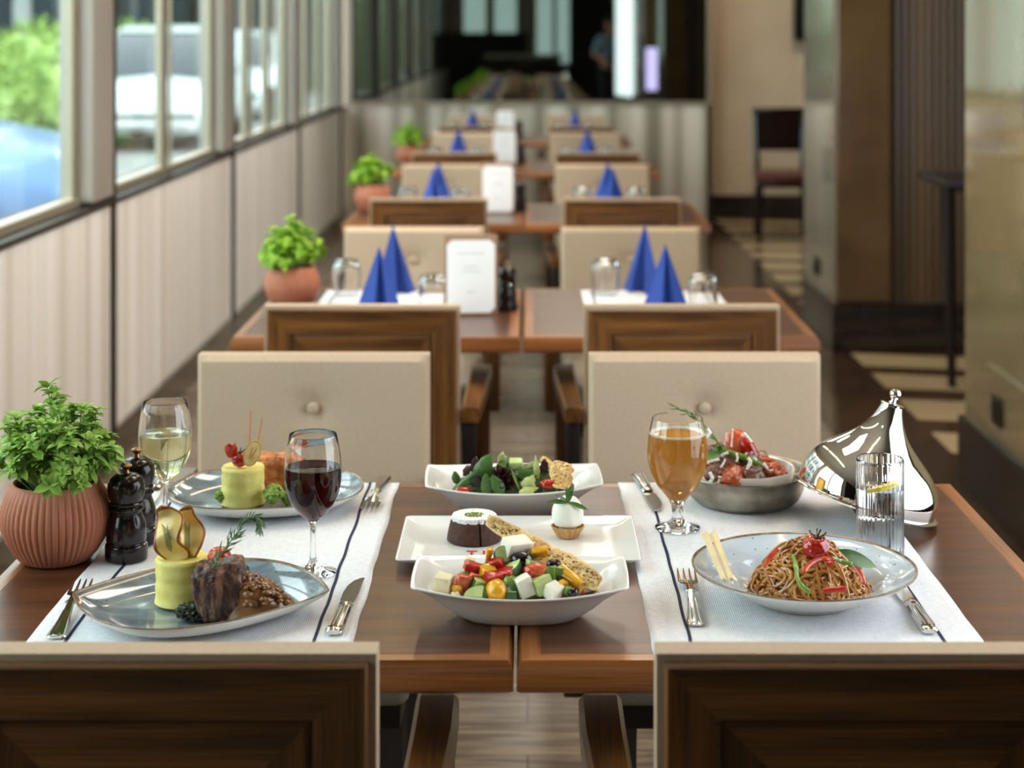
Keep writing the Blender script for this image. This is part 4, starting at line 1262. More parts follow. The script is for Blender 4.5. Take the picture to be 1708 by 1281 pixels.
# ================================================================== potted basil
def basil(lab, x, y, near=True, seed=0, k=1.0):
    rnd = random.Random(seed)
    t = thing('potted_basil', lab, 'potted plant', (x, y, TOP + .001), rz=seed * .7, group='basil plants in terracotta pots')
    NR = 50
    wob = lambda a, r, z: 1 + (.040 * (abs(math.sin(a * NR / 2)) - .6) if (.002 < z < .1) and r > .055 else 0)
    prof_o = [(0, 0), (.042, 0), (.048, .0025), (.0555, .012), (.0655, .028), (.0720, .046), (.0738, .058), (.0722, .074), (.0672, .090), (.0610, .102), (.0580, .107)]
    prof_i = [(.0560, .1078), (.0535, .106), (.0560, .098), (.060, .088)]
    obj('pot', lathe(prof_o + prof_i + [(0, .086)], 384 if near else 64, wob=wob if near else None), M['terracotta'], t)
    obj('soil', lathe([(0, .09), (.03, .097), (.055, .0955), (.0565, .09), (0, .0895)], 24, wob=lambda a, r, z: 1 + .03 * math.sin(5 * a)), M['soil'], t)
    lf = NB(); st = NB()
    nst = 96 if near else 84
    for i in range(nst):
        a = rnd.uniform(0, 2 * PI); q = rnd.random() ** .55
        b = Vector((.042 * q * math.cos(a) * rnd.uniform(.3, 1), .042 * q * math.sin(a) * rnd.uniform(.3, 1), .095))
        hh = rnd.uniform(.25, 1) if rnd.random() < .7 else rnd.uniform(.7, 1)
        rr = .094 * q * (1.0 - .38 * max(0, hh - .45))
        e = Vector((rr * math.cos(a), rr * math.sin(a), .104 + .108 * hh * (1 - .22 * q * q) - (.028 * rnd.random() if q > .85 else 0)))
        if i < 3: e = Vector((-.012 + .006 * i, .0, .235 - .008 * i)); b = Vector((0, 0, .095))
        mid = (b + e) / 2 + Vector((.012 * math.cos(a), .012 * math.sin(a), .014))
        path = smooth_path([b, mid, e], 4)
        tube(st, path, [.0011] * (len(path) - 1) + [.0006], 4)
        for pi in range(3, len(path)):
            p = path[pi]; dirn = (path[pi] - path[pi - 1]).normalized()
            cnt = 7 if pi >= len(path) - 1 else 3
            a0 = rnd.uniform(0, 2 * PI)
            sz = (.0185 if near else .021) * rnd.uniform(.6, 1.15)
            for c in range(cnt):
                aa = a0 + 2 * PI * c / cnt + rnd.uniform(-.3, .3)
                side, up2 = frame_at(dirn)
                d = (side * math.cos(aa) + up2 * math.sin(aa)) * 1.0 + dirn * rnd.uniform(.1, 1.0)
                s2 = sz * rnd.uniform(.65, 1.15)
                leaf(lf, p, d, dirn + Vector((0, 0, .6)), s2 * k, s2 * .34 * k, curl=rnd.uniform(.0, .6), fold=.35, rows=4)
    obj('stems', st, M['stem'], t)
    obj('foliage', lf, M['leaf'] if near else M['leaf_far'], t, smooth='all')
    return t
basil('terracotta ribbed pot of bushy basil on the nearest left table', -.646, 2.375 - .01, True, 0)
basil('terracotta pot of basil on the second left table', -.622, 4.56, False, 2, 1.0)
basil('terracotta pot of basil on the third left table', -.632, 7.02, False, 3, 1.05)
basil('terracotta pot of basil on the fourth left table', -.655, 9.55, False, 4, 1.1)

# ================================================================== mills
def mill(lab, x, y, k=1.0, z=RZ):
    t = thing('pepper_mill', lab, 'pepper mill', (x, y, z), group='dark turned wooden pepper mills')
    pr = [(0, 0), (.0265, 0), (.0285, .0015), (.0288, .004), (.0288, .019), (.0280, .0215), (.0262, .0225), (.0258, .0245), (.0270, .0262), (.0268, .031), (.0272, .040), (.0262, .049), (.0232, .058), (.0208, .0645), (.0212, .0665), (.0240, .0685), (.0243, .0705), (.0225, .0725), (.0212, .0738), (.0228, .0752), (.0236, .0775), (.0225, .0795), (0, .0795)]
    obj('mill_body', lathe([(r, q * k) for r, q in pr], 48), M['mill'], t)
    hd = [(0, .0796), (.0215, .0796), (.0222, .0815), (.0246, .088), (.0256, .096), (.0248, .104), (.0215, .111), (.0150, .1155), (.0075, .1175), (0, .1175)]
    obj('mill_head', lathe([(r, q * k) for r, q in hd], 48), M['mill'], t)
    kn = [(0, .1176), (.0052, .1176), (.0042, .1195), (.0036, .122), (.0058, .1245), (.0078, .1265), (.0078, .128), (.005, .1296), (0, .130)]
    obj('mill_knob', lathe([(r, q * k) for r, q in kn], 32), M['brass'], t)
    return t
mill('dark turned wooden pepper mill beside the basil pot, front one of the pair', -.549, 2.362)
mill('dark turned wooden mill half hidden behind the other mill beside the basil pot', -.5515, 2.436, 1.03)
mill('dark turned wooden pepper mill behind the menu card on the second left table', -.054, 4.50, .98, TOP + .0005)
mill('dark turned wooden pepper mill beside the menu card on the third left table', -.032, 7.02, .98, TOP + .0005)
mill('dark turned wooden pepper mill beside the menu card on the fourth left table', -.038, 9.55, .98, TOP + .0005)
mill('dark turned wooden pepper mill beside the menu card on the last left table', -.060, 12.0, .98, TOP + .0005)

# ================================================================== back tables settings
def tumbler(x, y, lab):
    t = thing('upturned_tumbler', lab, 'glass', (x, y, TOP + .0032), group='upturned tumblers on the back tables')
    o_ = [(.030, 0), (.0335, .0005), (.0365, .02), (.0385, .045), (.0385, .07), (.0360, .086), (.030, .0955), (.020, .0985), (0, .099)]
    i_ = [(0, .090), (.019, .0895), (.0265, .0865), (.0322, .080), (.0350, .069), (.0352, .045), (.0335, .02), (.0312, .0005)]
    obj('glass_body', lathe(i_ + o_, 40), M['glass'], t)
    return t
def napkin(x, y, rz, lab, h=.188, wv=1.0):
    t = thing('folded_napkin', lab, 'napkin', (x, y, TOP + .0032), rz, group='blue napkins folded into cones')
    bm = NB()
    A = bm.verts.new((0, .0, h))
    b = [(-.068 * wv, -.012), (-.030, -.034), (.004, .004), (.030, -.040), (.068 * wv, -.010), (.010, .052)]
    V = [bm.verts.new((q[0], q[1], 0)) for q in b]
    for i in range(6): bm.faces.new((A, V[i], V[(i + 1) % 6]))
    o = obj('napkin_fold', bm, M['napkin'], t, smooth=False)
    m = o.modifiers.new('s', 'SOLIDIFY'); m.thickness = .0016; m.offset = -1
    bm = NB()
    A = bm.verts.new((.001, -.004, h * .985)); p = [bm.verts.new(q) for q in ((-.062 * wv, -.020, 0), (-.014, -.047, 0), (-.012, -.042, 0), (-.058 * wv, -.015, 0))]
    for i in range(4): bm.faces.new((A, p[i], p[(i + 1) % 4]))
    bm.faces.new(p)
    obj('napkin_flap', bm, M['napkin'], t, smooth=False)
    return t
def small_mat(x, y, rz, lab, sx=.19, sy=.13):
    t = thing('paper_placemat', lab, 'placemat', (x, y, TOP + .0002), rz, group='white placemats on the back tables')
    bm = B(-sx, sx, -sy, sy, 0, .0018, .0004, 1)
    obj('paper', bm, M['runner'], t)
    bm = NB()
    for s in (-1, 1): box(bm, s * (sx - .03) - .003, s * (sx - .03) + .003, -sy, sy, .0019, .0022)
    obj('navy_stripe', bm, M['navy'], t, smooth=False)
    return t
def menu(x, y, rz, lab):
    t = thing('menu_stand', lab, 'menu card', (x, y, TOP + .001), rz, group='white menu cards on brown boards')
    def octo(hx, hz0, hz1, c, y0, y1):
        P = [(-hx + c, hz0), (hx - c, hz0), (hx, hz0 + c), (hx, hz1 - c), (hx - c, hz1), (-hx + c, hz1), (-hx, hz1 - c), (-hx, hz0 + c)]
        bm = NB(); rings(bm, [[Vector((a, yy, b)) for a, b in P] for yy in (y0, y1)])
        return bm
    bd = pbr('brown_card_board', rgb(150, 118, 92), .6) if 'brown_card_board' not in bpy.data.materials else bpy.data.materials['brown_card_board']
    wc = pbr('white_card', rgb(244, 244, 246), .5) if 'white_card' not in bpy.data.materials else bpy.data.materials['white_card']
    ink = pbr('pale_blue_ink', rgb(196, 200, 216), .6) if 'pale_blue_ink' not in bpy.data.materials else bpy.data.materials['pale_blue_ink']
    obj('board', B(-.068, .068, 0, .006, 0, .205, .001), bd, t)
    obj('card', octo(.0615, .006, .192, .013, -.0012, -.0002), wc, t, smooth=False)
    for (z, w) in ((.158, .034), (.124, .02), (.112, .024), (.06, .012)):
        obj('printed_line', B(-w, w, -.0016, -.0013, z - .0011, z + .0011), ink, t, smooth=False)
    obj('support_leg', B(-.03, .03, .0065, .045, 0, .004, .001), bd, t)
    return t
side = ('window', 'aisle')
nm = {1: 'second', 2: 'third', 3: 'fourth', 4: 'last'}
NAP = {1: ((-.370, 4.30, .05), (-.374, 4.79, .62), (.347, 4.35, -.02), (.328, 4.82, -.75)),
       2: ((-.372, 6.86, .05), (-.372, 7.2, .3), (.338, 6.86, .1), (.335, 7.2, -.4)),
       3: ((-.385, 9.35, .05), (-.385, 9.7, .3), (.335, 9.35, .1), (.335, 9.7, -.4)),
       4: ((-.385, 11.9, .05), (-.385, 12.2, .3), (.335, 11.9, .1), (.335, 12.2, -.4))}
for r in (1, 2, 3, 4):
    y0 = ROWS[r]
    for s in (0, 1):
        xc = (-.370, .340)[s]
        for q, (yy, w) in enumerate(((y0 + .16, 'near'), (y0 + .61, 'far'))):
            small_mat(xc, yy, 0, 'white placemat at the %s seat of the %s %s table' % (w, nm[r], side[s]))
            nx_, ny_, rz_ = NAP[r][s * 2 + q]
            napkin(nx_, ny_, rz_, 'blue cone napkin at the %s seat of the %s %s table' % (w, nm[r], side[s]))
TUM = {1: ((-.498, 4.75), (-.244, 4.45), (.215, 4.76), (.453, 4.46)), 2: ((-.486, 7.0), (-.27, 6.95), (.222, 7.0), (.437, 6.97)),
       3: ((-.50, 9.5), (-.27, 9.5), (.22, 9.5), (.43, 9.5)), 4: ((-.50, 12.0), (-.27, 12.0), (.22, 12.0), (.43, 12.0))}
for r in (1, 2, 3, 4):
    for q, (x, y) in enumerate(TUM[r]):
        tumbler(x, y, 'clear upturned tumbler at the %s of the %s %s table' % (('left', 'right')[q % 2], nm[r], side[q // 2]))
menu(-.145, 4.42, .03, 'white octagonal menu card on brown board, second row left table')
menu(-.120, 6.93, 0, 'white octagonal menu card on brown board, third row left table')
menu(-.128, 9.45, 0, 'white octagonal menu card on brown board, fourth row left table')
menu(-.155, 11.95, 0, 'white octagonal menu card on brown board, last row left table')

# ================================================================== cutlery
def loft(secs, bm=None):
    """secs: (y, half width, z0, z1, xc) rounded bars along y"""
    bm = bm or NB()
    loops = []
    for (y, w, z0, z1, xc) in secs:
        zm = (z0 + z1) / 2
        loops.append([Vector((xc - w, y, zm)), Vector((xc - w * .7, y, z0)), Vector((xc + w * .7, y, z0)), Vector((xc + w, y, zm)), Vector((xc + w * .7, y, z1)), Vector((xc, y, z1 + (z1 - z0) * .12)), Vector((xc - w * .7, y, z1))])
    rings(bm, loops)
    return bm
def fork(lab, x, y, rz):
    t = thing('fork', lab, 'fork', (x, y, RZ), rz, group='steel forks with fluted handles')
    h = loft([(-.100, .0075, .0008, .003, 0), (-.098, .0115, .0004, .0035, 0), (-.090, .0122, .0004, .0042, 0), (-.06, .0090, .001, .0055, 0), (-.02, .0060, .003, .0085, 0), (.004, .0045, .006, .0115, 0)])
    for s in (-1, 0, 1):
        loft([(-.099, .0022, .003, .0046, s * .0068), (-.06, .0018, .004, .0064, s * .0052), (-.022, .0012, .007, .0094, s * .0036)], h)
    obj('handle', h, M['steel'], t)
    b = loft([(.0035, .0046, .006, .0112, 0), (.009, .0085, .0062, .0102, 0), (.016, .0052, .0066, .0098, 0), (.034, .0050, .0072, .0095, 0), (.044, .0115, .0056, .0078, 0), (.055, .0125, .0044, .0062, 0), (.060, .0125, .0040, .0056, 0)])
    for i in range(4):
        xc = (i - 1.5) * .0072
        loft([(.058, .0026, .0040, .0056, xc * 1.0), (.075, .0019, .0036, .0052, xc * 1.03), (.095, .0015, .0052, .0066, xc * 1.05), (.104, .0008, .0068, .0076, xc * 1.05)], b)
    obj('tines', b, M['steel'], t)
    return t
def knife(lab, x, y, rz):
    t = thing('knife', lab, 'knife', (x, y, RZ), rz, group='steel knives with ribbed handles')
    bm = loft([(-.105, .0085, .001, .006, 0), (-.102, .0105, .0004, .0075, 0), (-.096, .0108, .0004, .008, 0), (-.02, .0088, .0006, .0078, 0), (-.014, .0080, .0006, .0074, 0), (-.010, .0098, .0004, .0082, 0), (-.006, .0098, .0004, .0082, 0), (-.002, .0070, .001, .0062, 0)])
    for s in (-1.5, -.5, .5, 1.5):
        loft([(-.096, .0014, .007, .0094, s * .0048), (-.022, .0012, .007, .0092, s * .0040)], bm)
    obj('handle', bm, M['steel'], t)
    bm = NB()
    P = [(-.0065, -.003), (.0065, -.003), (.0092, .01), (.0098, .05), (.0090, .085), (.0092, .104), (.0050, .103), (-.0030, .092), (-.0085, .072), (-.0105, .045), (-.0098, .015)]
    rings(bm, [[Vector((a, b, z)) for a, b in P] for z in (.0022, .0036)])
    obj('blade', bm, M['steel'], t, smooth=False)
    return t
def lay(fn, lab, p0, p1, back, length=.1):
    """p0 = pixel of the handle end, p1 = pixel of the tip, both on the cloth"""
    a = Vector(on_table(*p0, h=.004)); b = Vector(on_table(*p1, h=.004))
    d = (b - a).normalized()
    c = a + d * back
    return fn(lab, c.x, c.y, math.atan2(-d.x, d.y))
lay(fork, 'steel fork left of the steak plate', (93, 1064), (147, 958), .100)
lay(knife, 'steel knife right of the steak plate', (556, 1058), (597, 966), .105)
lay(fork, 'steel fork left of the pasta plate', (1162, 1043), (1140, 934), .100)
lay(knife, 'steel knife right of the pasta plate', (1551, 1056), (1482, 955), .105)
lay(knife, 'steel knife lying between runner stripe and beer goblet', (1068, 802), (1118, 880), .075)
lay(fork, 'steel fork right of the salmon plate', (640, 800), (618, 846), .085)
lay(knife, 'steel knife left of the salmon plate, behind the mills', (272, 795), (243, 850), .085)

# ================================================================== cloche and chopsticks
t = thing('silver_cloche', 'polished silver onion-shaped cloche leaning on its side behind the water glass', 'cloche', (.4975, 2.545, TOP + .0335), rot=(math.radians(-2), math.radians(16.5), 0))
ks = [(.1022, .0045), (.1024, .012), (.1018, .022), (.0990, .034), (.0935, .046), (.0850, .058), (.0735, .069), (.0600, .080), (.0465, .0915), (.0345, .104), (.0250, .119), (.0185, .134), (.0158, .1435)]
cr = [(v.x, v.y) for v in smooth_path([Vector((a, b, 0)) for a, b in ks], 4)]
pr = [(.1040, 0), (.1075, .0006), (.1080, .0025), (.1050, .0040)] + cr + [(.0172, .1445), (.0172, .1465), (.0150, .1480), (.004, .1490)]
pi_ = [(.003, .1475), (.0140, .1465)] + [(max(.002, a - .0013), b - .0004) for a, b in reversed(cr)] + [(.1030, 0)]
obj('dome', lathe(pr + pi_, 128, ring=True), M['silver'], t)
obj('finial', lathe([(r * .85, z - .0015) for r, z in [(0, .1475), (.0065, .1478), (.0075, .150), (.0048, .152), (.0045, .1545), (.0078, .157), (.0102, .1615), (.0098, .166), (.0068, .1695), (0, .171)]], 40), M['silver'], t)
for i, (p0, p1) in enumerate((((1176, 891), (1208, 973)), ((1190, 890), (1220, 972)))):
    h0, h1 = .047, .046
    a = Vector((*on_table(*p0, h=h0 + .012), TOP + h0 + .012)); b = Vector((*on_table(*p1, h=h1), TOP + h1 + .004))
    t = thing('chopstick', ('pale bamboo chopstick on the left rim of the pasta plate, outer one', 'pale bamboo chopstick on the left rim of the pasta plate, inner one')[i], 'chopstick', tuple((a + b) / 2), group='chopsticks on the pasta plate')
    m = (a + b) / 2
    bm = NB(); tube(bm, [a - m, (b - m) * .98, b - m], [.0052, .0036, .0026], 4)
    obj('stick', bm, M['bamboo'], t, smooth=False)
# ================================================================== food
def pix(px, py, Y):
    """the point at distance Y that is seen there"""
    return Vector(((px - 880) * Y / FPX, Y, EYE - (py - 57) * Y / FPX))

def put(name, lab, cat, mk, mats, loc, rot=(0, 0, 0), group=None, smooth=True):
    o = obj(name, mk, mats, None, smooth, loc=loc, rot=rot)
    return tag(o, lab, cat, group)

def mash(lab, x, y, z, seed):
    def wob(a, r, zz): return 1 + .035 * noise.noise(Vector((math.cos(a) * 1.6, math.sin(a) * 1.6, zz * 30 + seed))) + (.014 * math.sin(zz * 120) + .012 * noise.noise(Vector((math.cos(a) * 6, math.sin(a) * 6, zz * 160 + seed))) if r > .03 else 0)
    H = .056
    pr = [(0, 0), (.031, 0), (.0335, .002)] + [(.0325 + .0006 * math.sin(i * 1.7), H * i / 12) for i in range(1, 12)] + [(.0325, H - .002), (.0305, H + .001), (.022, H + .0005), (.010, H - .001), (0, H - .0015)]
    return put('mashed_potato', lab, 'mashed potato', lathe(pr, 64, wob=wob), M['mash'], (x, y, z))
mash('yellow cylinder of mashed potato beside the steak, with potato crisps standing in it', -.4315, 2.156, RZ + TOP * 0 + .0085, 1)
mash('yellow cylinder of mashed potato beside the salmon, with tomato and lemon on top', -.4305, 2.612, RZ + .0075, 5)

# two fried potato slices standing in the mash
def chip(lab, p0, p1, w, Y, ph, seed, lean=0):
    a = pix(*p0, Y); b = pix(*p1, Y)
    t = thing('potato_crisp', lab, 'potato crisp', tuple(a), group='fried potato crisps on the mash')
    d = b - a; ln = d.length; d.normalize(); s = Vector((d.z, 0, -d.x))
    bm = NB(); nr, nc = 26, 12; G = []
    for j in range(nr + 1):
        t_ = j / nr
        ww = w * (max(0.0, math.sin(PI * min(1, t_ * .93 + .07)))) ** .42 * (1 + .12 * math.sin(t_ * 9 + seed)) * (1 if t_ < .9 else 1)
        row = []
        for i in range(nc + 1):
            u = -1 + 2 * i / nc
            off = .0065 * math.sin(t_ * 8.5 + ph) + .004 * u * math.sin(t_ * 6 + seed) + .006 * u * u * math.cos(t_ * 9 + ph)
            p = d * (ln * t_) + s * (u * ww + .004 * math.sin(t_ * 8 + seed * 2)) + Vector((0, off + lean * t_, 0))
            row.append(bm.verts.new(p))
        G.append(row)
    for j in range(nr):
        for i in range(nc):
            f = bm.faces.new((G[j][i], G[j][i + 1], G[j + 1][i + 1], G[j + 1][i]))
            f.material_index = 1 if (i in (0, nc - 1) or j >= nr - 2) else 0
    o = obj('crisp_slice', bm, [M['chip'], M['chip_edge']], t, smooth='all')
    m = o.modifiers.new('s', 'SOLIDIFY'); m.thickness = .0024; m.offset = 0
    rs = NB(); rnd = random.Random(seed)
    c0 = d * (ln * .22)
    for i in range(16):
        t_ = i / 16
        b0 = c0 + d * (ln * .42 * t_) + Vector((0, -.010 + .002 * t_, 0))
        e = b0 + d * .009 + s * ((-1) ** i * .004) + Vector((0, -.002, 0))
        tube(rs, [b0, (b0 + e) / 2, e], [.0004, .0007, .0002], 4)
    obj('herb_sprig', rs, M['rosemary'], t)
    return t
chip('wavy brown-edged potato crisp standing at the left in the front mash', (293, 938), (271, 844), .0185, 2.142, .4, 1.0)
chip('wavy brown-edged potato crisp standing at the right in the front mash', (316, 936), (314, 841), .0170, 2.160, 2.2, 2.4)

# steak: a thick block with sear marks
def noise_block(rx, ry, rz, sq, amp, freq, seed, sub=5):
    bm = blob(rx, ry, rz, sub, amp, freq, seed, sq=sq)
    for v in bm.verts: v.co += v.co.normalized() * (.0011 * noise.noise(Vector((v.co.x * 260, v.co.y * 260, v.co.z * 90))) + .0008 * noise.noise(v.co * 420))
    return bm
st = put('grilled_steak', 'thick grilled beef fillet with sear marks on the front left plate', 'steak', noise_block(.0335, .028, .0345, .5, .13, 2.8, 3), M['steak'], (-.3735, 2.105, TOP + .044), (0, math.radians(-8), math.radians(6)))
bm = blob(.022, .02, .010, 4, .35, 6, 9, flat=-.006)
put('wilted_greens', 'dark wilted greens under the left side of the steak', 'greens', bm, M['dark_veg'], (-.404, 2.098, TOP + .019))
# gravy
bm = NB(); nr, na = 26, 72; Lp = []
for j in range(nr + 1):
    q = j / nr; lp = []
    for i in range(na):
        a = 2 * PI * i / na
        rx, ry = .045 * (1 + .10 * math.sin(3 * a + .5)), .030 * (1 + .10 * math.sin(2 * a))
        x, y = q * rx * math.cos(a), q * ry * math.sin(a)
        u = (x + .049) / .098
        h = (.064 * max(0, 1 - u * 1.0) ** .85 + .010) * max(0.0, 1 - q ** 3.2)
        h = h * .92 + .0225 * min(1.2, math.hypot((x + .0755) / .158, (y - .027) / .135)) ** 2.2 * (1 - .0 * q) - .002
        h += (.011 * noise.noise(Vector((x * 85, y * 85, 1))) + .006 * noise.noise(Vector((x * 190, y * 190, 4)))) * (1 - q ** 4)
        lp.append(Vector((x, y, max(h, -.001))))
    Lp.append(lp)
Lp.append([v - Vector((0, 0, .002)) for v in Lp[-1]])
rings(bm, Lp, cap0=True, cap1=True)
put('mushroom_gravy', 'glossy brown mushroom gravy poured over the right side of the steak', 'gravy', bm, M['gravy'], (-.3300, 2.104, TOP + .0115))
rnd = random.Random(5)
bm = NB()
for i in range(120):
    u = rnd.random(); x = -.036 + .074 * u; y = rnd.uniform(-.027, .010)
    q = math.hypot(x / .045, y / .030)
    if q > .88: continue
    h = ((.064 * max(0, 1 - (x + .049) / .098) ** .85 + .010) * (1 - q ** 3.2) * .92 + .0225 * min(1.2, math.hypot((x + .0755) / .158, (y - .027) / .135)) ** 2.2 - .001) / .86
    blob(rnd.uniform(.003, .007), rnd.uniform(.003, .006), rnd.uniform(.002, .0045), 2, .3, 2, i, bm, (x, y, h * .86))
o = obj('mushroom_pieces', bm, M['gravy'], bpy.data.objects['mushroom_gravy']); o['kind'] = 'stuff'

def sprig(lab, pts, ln, dens, group=None, name='rosemary_sprig', rneed=.0009, seed=1, mat='rosemary', thick=.0009, spread=.6):
    rnd = random.Random(seed)
    P = smooth_path(pts, 8)
    c = P[0].copy()
    t = thing(name, lab, 'herb sprig', tuple(c), group=group)
    bm = NB(); tube(bm, [p - c for p in P], [thick * (1 - .6 * i / len(P)) for i in range(len(P))], 5)
    obj('stem', bm, M['asparagus'], t)
    bm = NB()
    tot = sum((P[i + 1] - P[i]).length for i in range(len(P) - 1))
    n = int(tot * dens)
    for i in range(n):
        k = rnd.random() * (len(P) - 1); j = int(k); f = k - j
        p = P[j].lerp(P[min(j + 1, len(P) - 1)], f); d = (P[min(j + 1, len(P) - 1)] - P[j]).normalized()
        a, b = frame_at(d); an = rnd.uniform(0, 2 * PI)
        side = a * math.cos(an) + b * math.sin(an)
        l = ln * rnd.uniform(.6, 1.1) * (1 - .35 * k / len(P))
        e = p + (side * spread + d * rnd.uniform(.6, 1)).normalized() * l
        m = (p + e) / 2 + side * l * .12
        tube(bm, [p - c, m - c, e - c], [rneed * .5, rneed, rneed * .25], 4)
    obj('needles', bm, M[mat], t)
    return t
sprig('rosemary sprig rising from the steak and arching to the right', [pix(349, 958, 2.088), pix(368, 925, 2.09), pix(392, 893, 2.095), pix(412, 866, 2.10), pix(427, 862, 2.102), pix(433, 874, 2.10), pix(431, 888, 2.10)], .017, 950, seed=3)
def tomato(lab, loc, r, calyx=True, mats='tomato', rot=(0, 0, 0), group=None, name='cherry_tomato', wr=.05, sub=4):
    t = thing(name, lab, 'tomato', tuple(loc), rot=rot, group=group)
    bm = blob(r, r, r * .95, sub, wr, 2.2, r * 900)
    for v in bm.verts:
        q = math.hypot(v.co.x, v.co.y)
        if v.co.z > 0: v.co.z -= r * .28 * math.exp(-(q / (r * .35)) ** 2)
    obj('flesh', bm, M[mats], t)
    if calyx:
        cm = M.get('calyx') or pbr('dark_tomato_calyx', rgb(34, 44, 26), .4)
        M['calyx'] = cm
        bm = NB()
        for i in range(5):
            a = 2 * PI * i / 5 + .3
            tube(bm, smooth_path([(0, 0, r * .72), (r * .35 * math.cos(a), r * .35 * math.sin(a), r * .95), (r * .62 * math.cos(a), r * .62 * math.sin(a), r * 1.12), (r * .55 * math.cos(a), r * .55 * math.sin(a), r * 1.22)], 4), [r * .05] * 12 + [r * .02], 5)
        tube(bm, smooth_path([(0, 0, r * .7), (r * .05, 0, r * 1.1), (r * .15, 0, r * 1.45)], 4), r * .06, 6)
        obj('calyx', bm, cm, t)
    return t
tomato('grilled cherry tomato behind the rosemary on top of the steak', pix(366, 930, 2.135), .0148, False, 'orange_tomato')
put('red_pepper_piece', 'small piece of red tomato beside the rosemary on the steak', 'tomato', blob(.009, .006, .006, 3, .4, 3, 4), M['red_pepper'], pix(392, 934, 2.115))

# ---------------- salmon plate
put('grilled_salmon', 'orange grilled salmon fillet behind the mash on the back left plate', 'salmon', noise_block(.056, .019, .027, .6, .14, 3, 7), M['salmon'], (-.4005, 2.672, TOP + .045), (math.radians(8), 0, math.radians(-6)))
def broccoli(lab, loc, r, seed):
    t = thing('broccoli_floret', lab, 'broccoli', tuple(loc), group='broccoli florets beside the salmon')
    rnd = random.Random(seed); bm = NB()
    for i in range(46):
        d = Vector((rnd.gauss(0, 1), rnd.gauss(0, 1), abs(rnd.gauss(0, 1)) * .8)).normalized()
        blob(r * .26, r * .26, r * .24, 1, .3, 3, i, bm, d * r * rnd.uniform(.7, .92))
    blob(r * .8, r * .8, r * .7, 2, .1, 3, seed, bm)
    obj('crown', bm, M['broccoli'], t)
    obj('stalk', tube(NB(), [(0, 0, -r * .78), (0, 0, 0)], [r * .3, r * .5], 8), M['green_pepper'], t)
broccoli('pale green broccoli floret just right of the back mash', pix(455, 826, 2.585), .0165, 1)
broccoli('darker broccoli floret at the right end beside the wine glass', pix(480, 832, 2.60), .013, 4)
broccoli('broccoli floret peeping out left of the back mash', pix(369, 829, 2.600), .0105, 2)
z0 = TOP + .0075 + .0026 + .056
tomato('deep red cherry tomato standing on the back mash', pix(400, 766, 2.606), .0125, True, 'tomato', wr=.12)
t = thing('tomato_rose', 'orange red tomato peel rose at the left on the back mash', 'tomato', tuple(pix(385, 752, 2.606)))
bm = NB(); rnd = random.Random(8)
for i in range(9):
    a = 2 * PI * i / 9; rr = .004 + .0012 * i
    leaf(bm, Vector((rr * .4 * math.cos(a), rr * .4 * math.sin(a), -.010)), Vector((math.cos(a) * .75, math.sin(a) * .75, 1)), Vector((-math.cos(a), -math.sin(a), .4)), .019 * rnd.uniform(.8, 1.1), .0085, curl=-.35, fold=.5, rows=5)
obj('petals', bm, M['orange_tomato'], t, smooth='all')
t = thing('lemon_slice', 'thin dried lemon slice standing upright on the back mash', 'lemon', tuple(pix(421, 756, 2.592)), rot=(math.radians(90), math.radians(22), 0))
o = []
for i in range(36):
    th = 2 * PI * i / 36
    o.append((.0122 * math.cos(th) * (1 + .0 * math.sin(th)), .0208 * math.sin(th)))
bm = NB(); rings(bm, [[Vector((x * k, y * k, z)) for x, y in o] for k, z in ((1, -.0012), (1, .0012), (.86, .0013))], mis=[1, 1, 0])
obj('slice', bm, [M['lemon'], M['lemon_rind']], t)
bm = NB()
for s in (-1, 1): tube(bm, [Vector((s * .001, -.008, .0016)), Vector((s * .0035, .009, .0016))], .0007, 4)
obj('segment_line', bm, M['pick'], t)
for i, (a, b) in enumerate((((418.5, 684), (415, 772)), ((437, 699), (424, 775)))):
    A, Bq = pix(*a, 2.603), pix(*b, 2.603)
    t = thing('skewer_pick', ('tall orange pick standing in the back mash, left one', 'shorter orange pick leaning right in the back mash')[i], 'skewer', tuple(Bq))
    obj('pick', tube(NB(), [Vector((0, 0, 0)), A - Bq], .0009, 6), M['pick'], t)

# ---------------- beef dish
BX, BY = .334, 2.655
t = thing('pewter_dish', 'round brushed pewter dish holding the ceramic bowl of beef', 'dish', (BX, BY, RZ))
obj('dish_body', lathe([(0, 0), (.070, 0), (.076, .0015), (.083, .008), (.089, .020), (.0915, .030), (.0925, .036), (.0975, .0425), (.1010, .047), (.1005, .049), (.0975, .0485), (.0925, .043), (.087, .040), (.081, .036), (.076, .022), (.070, .008), (0, .006)], 80, wob=lambda a, r, z: 1 + (.004 * noise.noise(Vector((math.cos(a) * 6, math.sin(a) * 6, z * 90))))), M['pewter'], t)
bm = NB()
for s in (-1,):
    tube(bm, smooth_path([(s * .099, -.012, .046), (s * .110, -.008, .047), (s * .113, 0, .047), (s * .110, .008, .047), (s * .099, .012, .046)], 5), .0022, 6)
obj('dish_handle', bm, M['pewter'], t)
t = thing('ceramic_bowl', 'white ceramic inner bowl set in the pewter dish', 'bowl', (BX, BY, RZ + .0066))
obj('bowl_body', lathe([(0, 0), (.058, 0), (.066, .008), (.0735, .030), (.0765, .0445), (.0755, .0468), (.0725, .0462), (.0690, .030), (.061, .012), (0, .008)], 64), M['ceramic'], t)
rnd = random.Random(12)
